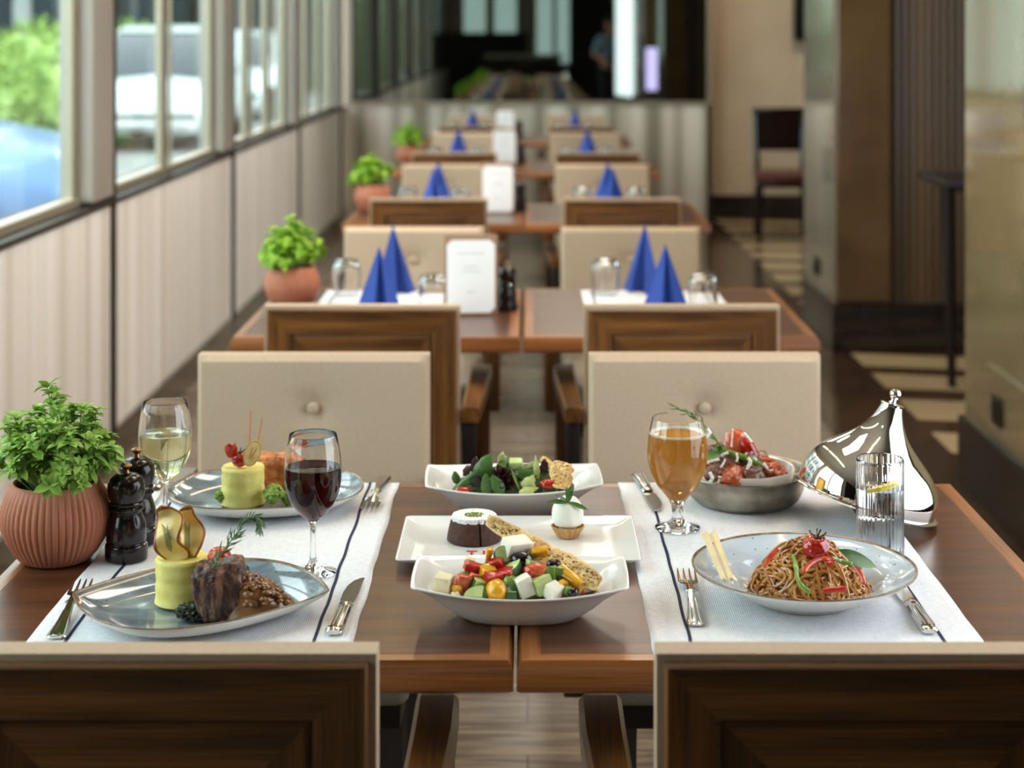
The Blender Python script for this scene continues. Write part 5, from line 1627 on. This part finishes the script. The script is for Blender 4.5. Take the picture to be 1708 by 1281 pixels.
ch = [(1195, 790, 2.615, .017, 'meat', 'braised beef chunk at the front left of the beef dish'), (1222, 797, 2.600, .019, 'potato', 'orange-brown vegetable chunk at the front of the beef dish'),
      (1252, 794, 2.605, .019, 'meat', 'pale-cut braised beef chunk at the front of the beef dish'), (1288, 790, 2.620, .019, 'potato', 'orange roasted chunk at the front right of the beef dish'),
      (1180, 775, 2.650, .019, 'potato', 'roasted chunk at the left of the beef dish'), (1212, 772, 2.640, .022, 'meat', 'large braised beef chunk in the middle of the beef dish'),
      (1246, 774, 2.645, .021, 'meat', 'braised beef chunk under the asparagus'), (1276, 778, 2.660, .018, 'potato', 'roasted chunk below the tip of the asparagus'),
      (1196, 756, 2.680, .018, 'meat', 'braised beef chunk under the rosemary stem'), (1236, 760, 2.675, .018, 'potato', 'roasted chunk below the tomato half'), (1262, 768, 2.690, .017, 'meat', 'braised beef chunk at the back of the beef dish')]
for i, (px, py, Y, r, mt, lb) in enumerate(ch):
    put('beef_chunk' if mt == 'meat' else 'roast_chunk', lb, 'beef' if mt == 'meat' else 'roast vegetable', noise_block(r * 1.1, r * .95, r * .8, .72, .22, 2.4, i + 20, 4), M[mt], pix(px, py, Y), (rnd.uniform(-.4, .4), rnd.uniform(-.4, .4), rnd.uniform(0, 3)), 'chunks in the beef dish')
bm = blob(.066, .064, .026, 4, .15, 4, 2, flat=-.012)
put('meat_sauce', 'dark brown sauce filling the ceramic bowl under the beef', 'sauce', bm, M['meat'], (BX, BY, TOP + .034))
for i, (px, py, Y, rx, rz_, ry, lb) in enumerate(((1228, 741, 2.665, .0185, .0225, -.12, 'large grilled tomato half standing on the beef'), (1250, 752, 2.655, .0115, .0225, -.5, 'narrow tomato wedge leaning beside the tomato half on the beef'))):
    t = thing('tomato_half', lb, 'tomato', tuple(pix(px, py, Y)), rot=(math.radians(-12), ry, 0))
    obj('flesh', blob(rx, .010, rz_, 4, .08, 2, i), M['tomato_cut'] if i == 0 else M['tomato'], t)
    obj('skin', blob(rx * 1.03, .0098, rz_ * 1.03, 4, .08, 2, i, off=(0, .0012, 0)), M['tomato'], t)
t = thing('asparagus_spear', 'green asparagus spear lying across the beef', 'asparagus', tuple(pix(1195, 752, 2.632)))
c = pix(1195, 752, 2.632)
obj('spear', tube(NB(), smooth_path([pix(1190, 750, 2.632) - c, pix(1225, 758, 2.625) - c, pix(1253, 769, 2.620) - c, pix(1277, 780, 2.618) - c], 6), [.0034] + [.0050] * 15 + [.0046, .004, .002], 10), M['asparagus'], t)
bm = NB()
for k in range(7):
    p = pix(1196 + k * 12, 752 + k * 3.9, 2.622) - c
    leaf(bm, p, Vector((1, -.2, .1)), Vector((0, -1, .5)), .007, .0028, rows=3)
obj('scales', bm, M['green_leaf'], t)
sprig('long sparse herb sprig arching from the beef over the beer goblet', [pix(1215, 762, 2.63), pix(1200, 742, 2.63), pix(1184, 722, 2.625), pix(1172, 706, 2.62), pix(1155, 691, 2.615), pix(1135, 682, 2.61), pix(1112, 671, 2.61)], .022, 260, seed=9, thick=.0014, spread=.45, rneed=.0010)
bm = NB(); leaf(bm, Vector((0, 0, 0)), Vector((-1, -.1, -.25)), Vector((0, -.6, 1)), .036, .009, curl=.2, rows=6)
for k in range(4): leaf(bm, Vector((.012 - k * .006, 0, .004)), Vector((-.6 + k * .3, -.5, .7)), Vector((0, -.6, 1)), .016, .005, rows=4)
put('herb_leaf', 'dark green leaves at the left under the asparagus', 'herb leaf', bm, M['green_leaf'], pix(1200, 757, 2.612), smooth='all')
# cream drizzle lines
bm = NB(); rnd = random.Random(6)
def driz(p, Y, r=.0017):
    P = []
    for (a, b) in p: P.append(pix(a, b, Y))
    tube(bm, smooth_path(P, 5), [r * (1 + .5 * noise.noise(Vector((i * .9, r * 1000, 0)))) for i in range((len(P) - 1) * 5 + 1)], 6)
driz([(1252, 768), (1248, 778), (1243, 790), (1232, 800), (1222, 811)], 2.592, .0024)
driz([(1222, 716), (1221, 730), (1220, 745)], 2.652, .0016)
driz([(1240, 722), (1247, 729), (1254, 738)], 2.640, .0022)
driz([(1212, 722), (1210, 732), (1208, 742)], 2.655, .0012)
driz([(1215, 755), (1208, 757), (1202, 761)], 2.618, .0022)
driz([(1228, 756), (1230, 764), (1228, 770)], 2.612, .002)
driz([(1248, 764), (1252, 770), (1251, 776)], 2.606, .0028)
driz([(1262, 768), (1258, 764)], 2.610, .0022)
driz([(1178, 772), (1188, 768), (1200, 766)], 2.606, .0024)
driz([(1184, 788), (1188, 798), (1182, 808)], 2.586, .003)
driz([(1210, 766), (1206, 774), (1202, 780)], 2.604, .0018)
driz([(1200, 800), (1196, 808)], 2.584, .0018)
driz([(1290, 783), (1284, 786)], 2.60, .0018)
driz([(1274, 774), (1282, 784)], 2.606, .0026)
driz([(1180, 715), (1184, 722), (1178, 730)], 2.618, .0028)
c0 = pix(1230, 770, 2.6)
for v in bm.verts: v.co -= c0
put('cream_drizzle', 'white cream sauce drizzled in lines over the beef, tomato and asparagus', 'cream sauce', bm, M['cream'], c0)['kind'] = 'stuff'

# ---------------- noodles
NX, NY, NZ = .3575, 2.190, TOP + .0026 + .0075
rnd = random.Random(4)
def msurf(x, y):
    q = min(1, math.hypot(x / .077, y / .062))
    return .060 * (1 - q ** 2.1) + .004
bm = NB()
for i in range(110):
    a = rnd.uniform(0, 2 * PI); q = math.sqrt(rnd.random()) * .97
    cx, cy = .073 * q * math.cos(a), .058 * q * math.sin(a)
    R = rnd.uniform(.007, .026); ph = rnd.uniform(0, 2 * PI); arc = rnd.uniform(2.2, 6.5); el = rnd.uniform(.4, 1); ori = rnd.uniform(0, PI)
    lay_ = rnd.uniform(-.003, .0055)
    P = []
    n = 24
    for k in range(n + 1):
        th = ph + arc * k / n
        u, v = R * math.cos(th), R * el * math.sin(th)
        x = cx + u * math.cos(ori) - v * math.sin(ori) + .003 * noise.noise(Vector((k * .2, i, 0)))
        y = cy + u * math.sin(ori) + v * math.cos(ori) + .003 * noise.noise(Vector((k * .2, i, 9)))
        s = math.hypot(x / .080, y / .065)
        if s > 1: x, y = x / s, y / s
        P.append(Vector((x, y, msurf(x, y) + lay_ + .0035 * math.sin(th * 2 + i))))
    tube(bm, P, .0019, 6)
for i in range(150):                      # loops lying flat against the mound
    a = rnd.uniform(-PI, .35) if i % 4 else rnd.uniform(0, 2 * PI)
    el_ = math.asin(rnd.uniform(.05, .97))
    n_ = Vector((math.cos(el_) * math.cos(a), math.cos(el_) * math.sin(a), math.sin(el_)))
    c_ = Vector((n_.x * .071, n_.y * .055, n_.z * .058 + .001))
    n_ = Vector((n_.x / .071, n_.y / .055, n_.z / .058)).normalized()
    ta, tb = frame_at(n_)
    R = rnd.uniform(.006, .020); ph = rnd.uniform(0, 2 * PI); arc = rnd.uniform(2.5, 6.8); e2 = rnd.uniform(.5, 1); off_ = rnd.uniform(-.001, .003)
    P = []
    for k in range(23):
        th = ph + arc * k / 22
        u, v = R * math.cos(th), R * e2 * math.sin(th)
        p = c_ + ta * u + tb * v + n_ * (off_ - (u * u + v * v) / .12 + .0022 * math.sin(th * 2 + i))
        p.z = max(p.z, .003)
        P.append(p)
    tube(bm, P, .0019, 6)
blob(.068, .055, .052, 4, .08, 3, 1, bm, (0, 0, .002), flat=-.001)
put('stir_fried_noodles', 'mound of glossy brown stir-fried noodles in the pasta plate', 'noodles', bm, M['noodle'], (NX, NY, NZ))['kind'] = 'stuff'
tomato('blistered red cherry tomato with dark stalk on top of the noodles', pix(1361, 914, 2.168), .0176, True, 'tomato', rot=(math.radians(12), .1, 0), wr=.10)
bm = NB(); leaf(bm, Vector((0, 0, 0)), Vector((1, -.05, -.16)), Vector((0, -.75, .8)), .060, .0125, curl=.18, fold=.3, rows=8)
put('basil_leaf', 'large green basil leaf to the right of the tomato on the noodles', 'basil leaf', bm, M['green_leaf'], pix(1386, 925, 2.175), smooth='all')
def strip(name, lab, cat, pts, r, m, n=8):
    c = Vector(pts[0]); P = smooth_path([Vector(p) - c for p in pts], 6)
    return put(name, lab, cat, tube(NB(), P, [r * .45] + [r * (1 + .35 * noise.noise(Vector((i_ * .45, r * 3000, 0)))) for i_ in range(len(P) - 2)] + [r * .4], n), m, c)
strip('scallion_strip', 'curved light green scallion strip down the front of the noodles', 'scallion', [pix(1322, 925, 2.15), pix(1328, 945, 2.122), pix(1330, 965, 2.105), pix(1340, 980, 2.095), pix(1352, 989, 2.09)], .0028, M['green_pepper'])
strip('scallion_strip', 'green scallion strip below the basil leaf', 'scallion', [pix(1390, 931, 2.15), pix(1405, 937, 2.14), pix(1422, 941, 2.135)], .0028, M['green_pepper'])
strip('pepper_strip', 'red pepper strip at the bottom front of the noodles', 'pepper strip', [pix(1372, 986, 2.085), pix(1392, 983, 2.083), pix(1412, 982, 2.084)], .0036, M['red_pepper'])
strip('pepper_strip', 'orange pepper strip curving below the cherry tomato', 'pepper strip', [pix(1340, 955, 2.11), pix(1352, 940, 2.125), pix(1372, 932, 2.135), pix(1392, 936, 2.14)], .0030, M['orange_tomato'])
strip('pepper_strip', 'red pepper strip at the left slope of the noodles', 'pepper strip', [pix(1276, 946, 2.12), pix(1284, 930, 2.14), pix(1298, 916, 2.16)], .0028, M['orange_tomato'])
strip('pepper_strip', 'orange pepper strip at the right slope of the noodles', 'pepper strip', [pix(1425, 945, 2.13), pix(1436, 960, 2.12), pix(1442, 975, 2.11)], .0030, M['orange_tomato'])
put('tomato_cube', 'small red tomato cube on the noodles right of centre', 'tomato', chunk(.009, .008, .008, .25, 3), M['red_pepper'], pix(1384, 941, 2.132))

# ---------------- desserts
def cakewob(a, r, z):
    a0 = -PI / 2 + .27
    d = abs((a - a0 + PI) % (2 * PI) - PI)
    return (1 + .012 * noise.noise(Vector((math.cos(a) * 5, math.sin(a) * 5, z * 150)))) * (.90 if d < .03 and r > .02 else 1)
CX, CY, CZ = -.0752, 2.432, TOP + .0085
t = thing('lava_cake', 'dark chocolate lava cake dusted with icing sugar on the dessert plate', 'cake', (CX, CY, CZ))
obj('sponge', lathe([(0, 0), (.0372, 0), (.0385, .0015), (.0378, .008), (.0355, .018), (.0330, .028), (.0318, .0325), (.0300, .0345), (.024, .0352), (.010, .0338), (0, .0330)], 200, wob=cakewob), M['cake'], t)
def sugwob(a, r, z): return cakewob(a, r, z) * (1 + .05 * noise.noise(Vector((math.cos(a) * 7, math.sin(a) * 7, 3))))
obj('icing_sugar', lathe([(.0326, .0295), (.0327, .0318), (.0305, .0352), (.0243, .0359), (.0102, .0345), (0, .0337)], 200, wob=sugwob), M['sugar'], t)
bm = NB(); rnd = random.Random(3)
for i in range(110):
    a = rnd.uniform(0, 2 * PI); r = .013 * math.sqrt(rnd.random())
    blob(*(rnd.uniform(.0006, .0013) for _ in range(3)), 1, 0, 1, i, bm, (r * math.cos(a) * 1.1, r * math.sin(a), .0348 + rnd.uniform(0, .0022) * (1 - r / .013)))
obj('pistachio_crumbs', bm, M['pistachio'], t)['kind'] = 'stuff'
IX, IY = .0568, 2.445
t = thing('tart_shell', 'small fluted tart shell under the ice cream', 'tart shell', (IX, IY, TOP + .0085))
tw = lambda a, r, z: 1 + .035 * math.sin(a * 18)
obj('shell_body', lathe([(0, 0), (.0135, 0), (.0150, .001), (.0230, .0155), (.0240, .0158), (.0225, .0165), (.0140, .004), (0, .003)], 144, wob=tw), M['tart'], t)
bm = NB(); blob(.0228, .0228, .0262, 5, .035, 2.2, 5, bm, (0, 0, .0262))
for v in bm.verts:
    if v.co.z < .012: v.co.x *= .8; v.co.y *= .8
put('ice_cream_scoop', 'round scoop of white vanilla ice cream topped with mint', 'ice cream', bm, M['ice'], (IX, IY, TOP + .0145))
c = pix(948, 838, 2.43)
bm = NB()
for (dx, dz, w) in ((-1, .12, .0045), (1, -.28, .0042), (.15, 1.3, .0035), (-.1, 1.1, .0038), (.35, 1.1, .003), (-.45, .35, .003)):
    leaf(bm, Vector((0, 0, 0)), Vector((dx, -.15, dz)), Vector((0, -.7, .7)), .030 if abs(dx) == 1 else .022, w, curl=.12, rows=6)
for k in range(10):
    leaf(bm, Vector((.001, 0, .006 + k * .0012)), Vector(((-1) ** k * .8, -.3, .8)), Vector((0, -.7, .7)), .007, .0016, rows=3)
put('mint_sprig', 'green mint sprig stuck in the top of the ice cream', 'mint', bm, M['green_leaf'], c, smooth='all')

# ---------------- diced salad in the front boat
def irregular(bm, amp, seed):
    bmesh.ops.subdivide_edges(bm, edges=bm.edges[:], cuts=2, use_grid_fill=True)
    for v in bm.verts: v.co += Vector([noise.noise(v.co * 130 + Vector((seed * 3.1 + q * 9, q, 0))) for q in range(3)]) * amp
    return bm
def wedge_piece(w, d, h, seed):
    """quartered cucumber chunk: two cut faces, one rounded side with skin"""
    rnd = random.Random(seed); bm = NB(); n = 8
    loops = []
    for z in (-h / 2, h / 2):
        k = rnd.uniform(.92, 1.06)
        loops.append([Vector((-w * .45, -d * .45, z))] + [Vector((-w * .45 + w * k * math.cos(PI / 2 * i / n), -d * .45 + d * k * math.sin(PI / 2 * i / n), z + rnd.uniform(-.0004, .0004))) for i in range(n + 1)])
    L = [[bm.verts.new(p) for p in lp] for lp in loops]
    m = n + 2
    for i in range(m):
        f = bm.faces.new((L[0][i], L[0][(i + 1) % m], L[1][(i + 1) % m], L[1][i]))
        f.material_index = 1 if 1 <= i <= n else 0
    bm.faces.new(L[0]); bm.faces.new(L[1])
    return bm
def sal(px, py): 
    h = .045 + (990 - py) * .0005
    Y = FPX * (HT - h) / (py - 57.0)
    return Vector(((px - 880) * Y / FPX, Y, TOP + h))
bm = NB(); blob(.090, .050, .036, 4, .12, 5, 3, bm, (0, 0, .008), flat=-.006)
put('salad_bed', 'chopped dark salad filling the front boat bowl under the diced pieces', 'salad', bm, pbr('mixed_salad_bed', rgb(74, 66, 28), .4, var=rgb(120, 40, 22), vscale=90), (B1[0] + .002, B1[1], TOP + .0225))['kind'] = 'stuff'
D = [  # kind, px, py, w, d, h in mm, rz, rx, label
 ('cheese', 875, 978, 19, 17, 24, .35, .0, 'tall white cheese cube upright at the front of the diced salad'),
 ('cheese', 923, 987, 19, 17, 18, .8, .45, 'white cheese cube tilted at the front right of the diced salad'),
 ('cheese', 861, 913, 34, 22, 24, .5, .35, 'large white cheese block under the top of the crispbread'),
 ('hard_cheese', 740, 973, 21, 16, 22, -.35, .2, 'pale cheese wedge at the left end of the diced salad'),
 ('hard_cheese', 783, 936, 12, 10, 9, .2, .2, 'small pale cheese bit at the back left of the diced salad'),
 ('hard_cheese', 760, 992, 9, 8, 6, .2, .2, 'small pale cheese crumb at the front left rim of the diced salad'),
 ('cucumber', 795, 975, 16, 14, 13, .6, .3, 'cucumber cube with dark skin at the front left of the diced salad'),
 ('cucumber', 793, 988, 20, 12, 12, .1, .5, 'flat cucumber piece at the front left rim of the diced salad'),
 ('cucumber', 862, 953, 17, 16, 17, .7, .5, 'cucumber cube in the middle of the diced salad above the tall cheese'),
 ('cucumber', 851, 982, 15, 13, 14, .1, .1, 'small cucumber cube just left of the tall cheese cube'),
 ('cucumber', 903, 975, 19, 16, 17, .1, -.1, 'cucumber cube right of the tall cheese cube'),
 ('cucumber', 885, 941, 15, 13, 15, .4, .2, 'cucumber piece below the middle of the crispbread'),
 ('cucumber', 850, 994, 15, 10, 9, .2, .2, 'cucumber piece at the front rim below the small cucumber cube'),
 ('cucumber', 775, 963, 12, 9, 9, .5, .2, 'small cucumber bit at the left of the diced salad'),
 ('red_pepper', 793, 948, 30, 12, 11, .35, .2, 'long red pepper piece at the back left of the diced salad'),
 ('red_pepper', 826, 940, 20, 14, 11, -.3, .3, 'red pepper piece at the back centre left of the diced salad'),
 ('red_pepper', 843, 957, 24, 16, 14, -.6, .3, 'red pepper piece left of the middle cucumber cube'),
 ('red_pepper', 822, 966, 24, 16, 16, .3, .3, 'large red pepper piece in the middle left of the diced salad'),
 ('tomato_cut', 772, 972, 18, 14, 20, .2, .1, 'orange-red tomato cube at the left of the diced salad'),
 ('tomato_cut', 788, 965, 13, 12, 14, .6, .2, 'orange-red tomato bit beside the tomato cube at the left'),
 ('tomato_cut', 834, 995, 13, 9, 7, .2, .2, 'small red tomato piece at the front rim of the diced salad'),
 ('red_pepper', 836, 921, 11, 9, 9, .5, .4, 'small red pepper bit at the top back of the diced salad'),
 ('yellow_pepper', 813, 953, 19, 14, 12, .5, .5, 'orange-yellow pepper square at the middle left of the diced salad'),
 ('yellow_pepper', 815, 928, 8, 7, 19, .1, .2, 'narrow yellow pepper strip standing at the back left of the diced salad'),
 ('yellow_pepper', 953, 965, 38, 10, 16, -.7, .3, 'long yellow pepper strip at the right under the crispbread'),
 ('yellow_pepper', 938, 977, 12, 10, 12, .3, .3, 'small yellow pepper cube at the right of the diced salad'),
 ('yellow_pepper', 900, 922, 20, 12, 12, .1, .4, 'yellow pepper piece under the crispbread near the olive'),
 ('green_pepper', 918, 962, 12, 12, 24, .4, -.2, 'green pepper strip right of the cut cherry tomato'),
 ('green_pepper', 930, 958, 13, 10, 20, .1, .1, 'pale green pepper cube at the right beside the green strip'),
 ('green_pepper', 948, 985, 12, 10, 12, .4, .1, 'green pepper piece at the right rim of the diced salad'),
 ('green_pepper', 815, 986, 16, 10, 9, .4, .3, 'green piece at the front rim left of the yellow tomato'),
 ('yellow_pepper', 762, 984, 10, 9, 12, .4, .3, 'small orange pepper bit at the left rim of the diced salad'),
]
for i, (k, px, py, w, d, h, rz, rx, lb) in enumerate(D):
    nm_ = {'cheese': 'cheese_cube', 'hard_cheese': 'cheese_shaving', 'cucumber': 'cucumber_cube', 'red_pepper': 'red_pepper_piece', 'tomato_cut': 'tomato_cube', 'yellow_pepper': 'yellow_pepper_piece', 'green_pepper': 'green_pepper_piece'}[k]
    cat = {'cheese': 'cheese', 'hard_cheese': 'cheese', 'cucumber': 'cucumber', 'red_pepper': 'pepper', 'tomato_cut': 'tomato', 'yellow_pepper': 'pepper', 'green_pepper': 'pepper'}[k]
    mats = [M[k], M['cucumber_skin'] if k == 'cucumber' else M[k]]
    put(nm_, lb, cat, wedge_piece(w / 850, d / 850, h / 900, i) if k == 'cucumber' else irregular(chunk(w / 1000, d / 1000, h / 1000, .07 if 'cheese' in k else .16, i), .0005 if 'cheese' in k else .0022, i), mats, sal(px, py), (rx + (PI / 2 if k == 'cucumber' and i % 2 else 0), (i % 5 - 2) * .16, rz + (i * 1.3 if k == 'cucumber' else 0)), 'diced pieces in the front salad boat')
for i, (px, py, r, m, nm_, lb, cat) in enumerate(((870, 934, .0128, 'olive', 'black_olive', 'black olive at the top of the diced salad beside the cheese block', 'olive'),
      (924, 942, .009, 'olive', 'black_olive', 'black olive half hidden under the crispbread', 'olive'), (957, 988, .0075, 'olive', 'black_olive', 'black olive at the right rim of the diced salad', 'olive'),
      (851, 970, .0105, 'green_pepper', 'green_olive', 'shiny green olive in the middle of the diced salad', 'olive'), (828, 984, .016, 'yellow_pepper', 'yellow_tomato_half', 'rounded yellow tomato half at the front of the diced salad', 'tomato'))):
    put(nm_, lb, cat, blob(r * 1.1, r * .85, r * .8, 4, .06, 2, i), M[m], sal(px, py), (0, 0, .4 * i), 'round pieces in the front salad boat')
t = thing('tomato_half', 'halved cherry tomato, cut side up, right of the middle of the diced salad', 'tomato', tuple(sal(896, 954)), rot=(.35, .12, .1))
obj('skin', blob(.0185, .0125, .0105, 4, .04, 2, 1), M['tomato'], t)
obj('flesh', blob(.0165, .0108, .0090, 4, .04, 2, 1, off=(0, -.001, .0022)), M['tomato_cut'], t)
t = thing('cucumber_slice', 'round cucumber slice standing at the top back of the diced salad', 'cucumber', tuple(sal(838, 926)), rot=(math.radians(62), .1, .3))
bm = lathe([(0, -.005), (.0100, -.005), (.0108, -.004), (.0108, .004), (.0100, .005), (0, .005)], 28, mis=[0, 1, 1, 1, 0, 0])
obj('slice', bm, [M['cucumber'], M['cucumber_skin']], t)
# crispbread
def crisp(lab, A, Bq, wd, w0, w1, seed, nseed=150, shape=1.0, sag=.004):
    t = thing('crispbread', lab, 'crispbread', tuple(A), group='seeded crispbreads on the salads')
    d = Bq - A; ln = d.length; d.normalize(); wd = (wd - d * wd.dot(d)).normalized(); nn = d.cross(wd)
    if nn.z < 0: nn = -nn
    nr, nc = 40, 10; G = []; bm = NB()
    def pt(t_, u):
        ww = (w0 + (w1 - w0) * t_) * (max(.02, math.sin(PI * min(1, .04 + .94 * t_))) ** .35) * (1 + .22 * noise.noise(Vector((t_ * 9, seed, 1 if u > 0 else 5))))
        return d * (ln * t_) + wd * (u * ww) + nn * (sag * math.sin(t_ * 7 + seed) * .5 + .004 * u * math.sin(t_ * 5 + seed) + .0030 * noise.noise(Vector((t_ * 16, u * 3, seed))))
    for j in range(nr + 1): G.append([bm.verts.new(pt(j / nr, -1 + 2 * i / nc)) for i in range(nc + 1)])
    for j in range(nr):
        for i in range(nc): bm.faces.new((G[j][i], G[j][i + 1], G[j + 1][i + 1], G[j + 1][i]))
    o = obj('bread_sheet', bm, M['crisp'], t, smooth='all')
    m = o.modifiers.new('s', 'SOLIDIFY'); m.thickness = .0034; m.offset = 0
    bm = NB(); rnd = random.Random(seed)
    for i in range(nseed):
        p = pt(rnd.uniform(.04, .97), rnd.uniform(-.75, .8)) + nn * .002
        blob(rnd.uniform(.0010, .0022), rnd.uniform(.0008, .0014), .0008, 1, .1, 1, i, bm, p)
    obj('seeds', bm, M['seed'], t)['kind'] = 'stuff'
crisp('long seeded crispbread leaning across the diced salad', pix(814, 868, 2.19), pix(1000, 976, 2.085), Vector((.35, .62, .70)), .011, .019, 2, 330)
crisp('curled seeded crispbread at the right of the green leaf salad', pix(936, 768, 2.60), pix(936, 812, 2.55), Vector((1, .0, .05)), .0165, .0175, 5, 110, sag=.008)
put('crispbread_stalk', 'narrow twisted crispbread end behind the curled one in the leaf salad', 'crispbread', tube(NB(), smooth_path([Vector((0, 0, 0)), Vector((.014, -.01, -.008)), Vector((.030, -.018, -.020))], 5), [.006, .0065, .007, .007, .0065, .006, .006, .006, .006, .006, .007], 8), M['crisp'], pix(904, 766, 2.625))

# ---------------- green salad in the back boat
bm = NB(); blob(.088, .046, .036, 4, .2, 6, 3, bm, (0, 0, .006), flat=-.006)
put('salad_bed', 'dark torn leaves filling the back boat bowl', 'salad', bm, pbr('leafy_salad_bed', rgb(36, 44, 22), .4, var=rgb(70, 96, 40), vscale=80), (B2[0] + .002, B2[1], TOP + .0235))['kind'] = 'stuff'
def bleaf(name, lab, px, py, Y, dx, dz, ln, w, m, curl=.2, dy=-.1, fold=.3, nrm=Vector((0, -.9, .4))):
    bm = NB(); leaf(bm, Vector((0, 0, 0)), Vector((dx, dy, dz)), nrm, ln, w, curl, fold, rows=9)
    rf = .35 if m in ('pale_leaf', 'purple_leaf') else .12
    for v in bm.verts: v.co += Vector((noise.noise(v.co * 160), noise.noise(v.co * 160 + Vector((5, 0, 0))), noise.noise(v.co * 160 + Vector((0, 5, 0))))) * w * rf
    o = put(name, lab, 'salad leaf', bm, M[m], pix(px, py, Y), smooth='all', group='leaves in the back salad boat')
    md = o.modifiers.new('s', 'SOLIDIFY'); md.thickness = .0007
    return o
bleaf('spinach_leaf', 'large dark green leaf with a pointed top at the left of the leaf salad', 796, 808, 2.585, .42, 1, .050, .0165, 'green_leaf', .1)
bleaf('spinach_leaf', 'long dark leaf slanting up from the left rim of the leaf salad', 758, 818, 2.575, .95, .82, .052, .006, 'green_leaf', .1)
bleaf('spinach_leaf', 'upright green leaf at the front left of the leaf salad', 812, 828, 2.56, -.05, 1, .034, .009, 'green_leaf', .1)
bleaf('spinach_leaf', 'broad green leaf leaning right at the front of the leaf salad', 838, 826, 2.56, -.5, 1, .034, .011, 'green_leaf', .1)
bleaf('spinach_leaf', 'horizontal green leaf below the cucumber in the leaf salad', 858, 791, 2.585, 1, .05, .036, .009, 'green_leaf', .3)
bleaf('spinach_leaf', 'dark green leaf at the right rim of the leaf salad', 905, 818, 2.57, 1, -.1, .026, .006, 'green_leaf', .2)
bleaf('spinach_leaf', 'small green leaf at the left end of the leaf salad', 762, 806, 2.60, -.2, 1, .018, .007, 'green_leaf', .2)
bleaf('lettuce_leaf', 'pale lettuce leaf at the top of the leaf salad left of the cucumber', 843, 790, 2.615, -.15, 1, .034, .011, 'pale_leaf', .0)
bleaf('lettuce_leaf', 'pale curled lettuce strip standing at the right of the leaf salad', 896, 806, 2.59, -.05, 1, .040, .0055, 'pale_leaf', .2)
bleaf('lettuce_leaf', 'pale lettuce piece right of the cucumber', 878, 784, 2.61, .6, .5, .022, .006, 'pale_leaf', .1)
bleaf('lettuce_leaf', 'pale lettuce piece at the front centre right of the leaf salad', 876, 818, 2.56, .4, .8, .024, .012, 'pale_leaf', .2)
bleaf('lettuce_leaf', 'yellowish lettuce piece at the front rim of the leaf salad', 866, 822, 2.555, .9, .25, .030, .006, 'pale_leaf', .1)
bleaf('lettuce_leaf', 'yellowish frayed leaf left of the purple leaves', 792, 812, 2.565, .2, .8, .020, .012, 'dark_veg', .1)
bleaf('salad_stalk', 'thin pale green stalk slanting across the middle of the leaf salad', 852, 782, 2.565, .42, -1, .036, .0020, 'green_pepper', .0)
t = thing('purple_lettuce', 'dark purple frilly lettuce in the middle of the leaf salad', 'salad leaf', tuple(pix(840, 800, 2.575)))
bm = NB(); rnd = random.Random(4)
for i in range(46):
    d = Vector((rnd.gauss(0, 1), -abs(rnd.gauss(0, .7)), rnd.gauss(0, 1) + .3)).normalized()
    leaf(bm, d * .004, d + Vector((rnd.uniform(-.4, .4), 0, rnd.uniform(-.4, .4))), Vector((rnd.gauss(0, 1), -1, rnd.gauss(0, 1))), rnd.uniform(.012, .021), .0065, rnd.uniform(-.3, .5), .5, rows=4)
for v in bm.verts: v.co += Vector((noise.noise(v.co * 300), noise.noise(v.co * 300 + Vector((5, 0, 0))), noise.noise(v.co * 300 + Vector((0, 5, 0))))) * .003
obj('frilly_leaves', bm, M['purple_leaf'], t, smooth='all')
for i, (px, py, dx, dz, ln, lb) in enumerate(((790, 790, .15, 1, .026, 'purple leaf tip at the top left of the leaf salad'), (776, 794, .3, .8, .018, 'small purple leaf at the left of the leaf salad'), (906, 792, .1, .9, .024, 'dark purple leaf beside the crispbread'), (915, 806, -.3, 1, .022, 'dark purple leaf in the shade of the crispbread'))):
    bleaf('purple_leaf', lb, px, py, 2.60, dx, dz, ln, .008, 'purple_leaf', .2)
t = thing('cucumber_slice', 'thick cucumber piece on top of the leaf salad', 'cucumber', tuple(pix(860, 775, 2.60)), rot=(math.radians(20), 0, 0))
obj('flesh', chunk(.024, .016, .017, .2, 3), [M['cucumber']], t)
obj('rind', chunk(.0035, .0165, .0175, .2, 4), [M['cucumber_skin']], t, loc=(-.0125, 0, 0))
for i, (px, py, lb) in enumerate(((772, 820, 'red tomato half at the left front of the leaf salad'), (914, 808, 'red tomato half at the right of the leaf salad under the crispbread'))):
    put('tomato_half', lb, 'tomato', blob(.0125, .009, .007, 4, .04, 2, i), M['tomato'], pix(px, py, 2.565), (.3, 0, 0), 'tomato halves in the leaf salad')
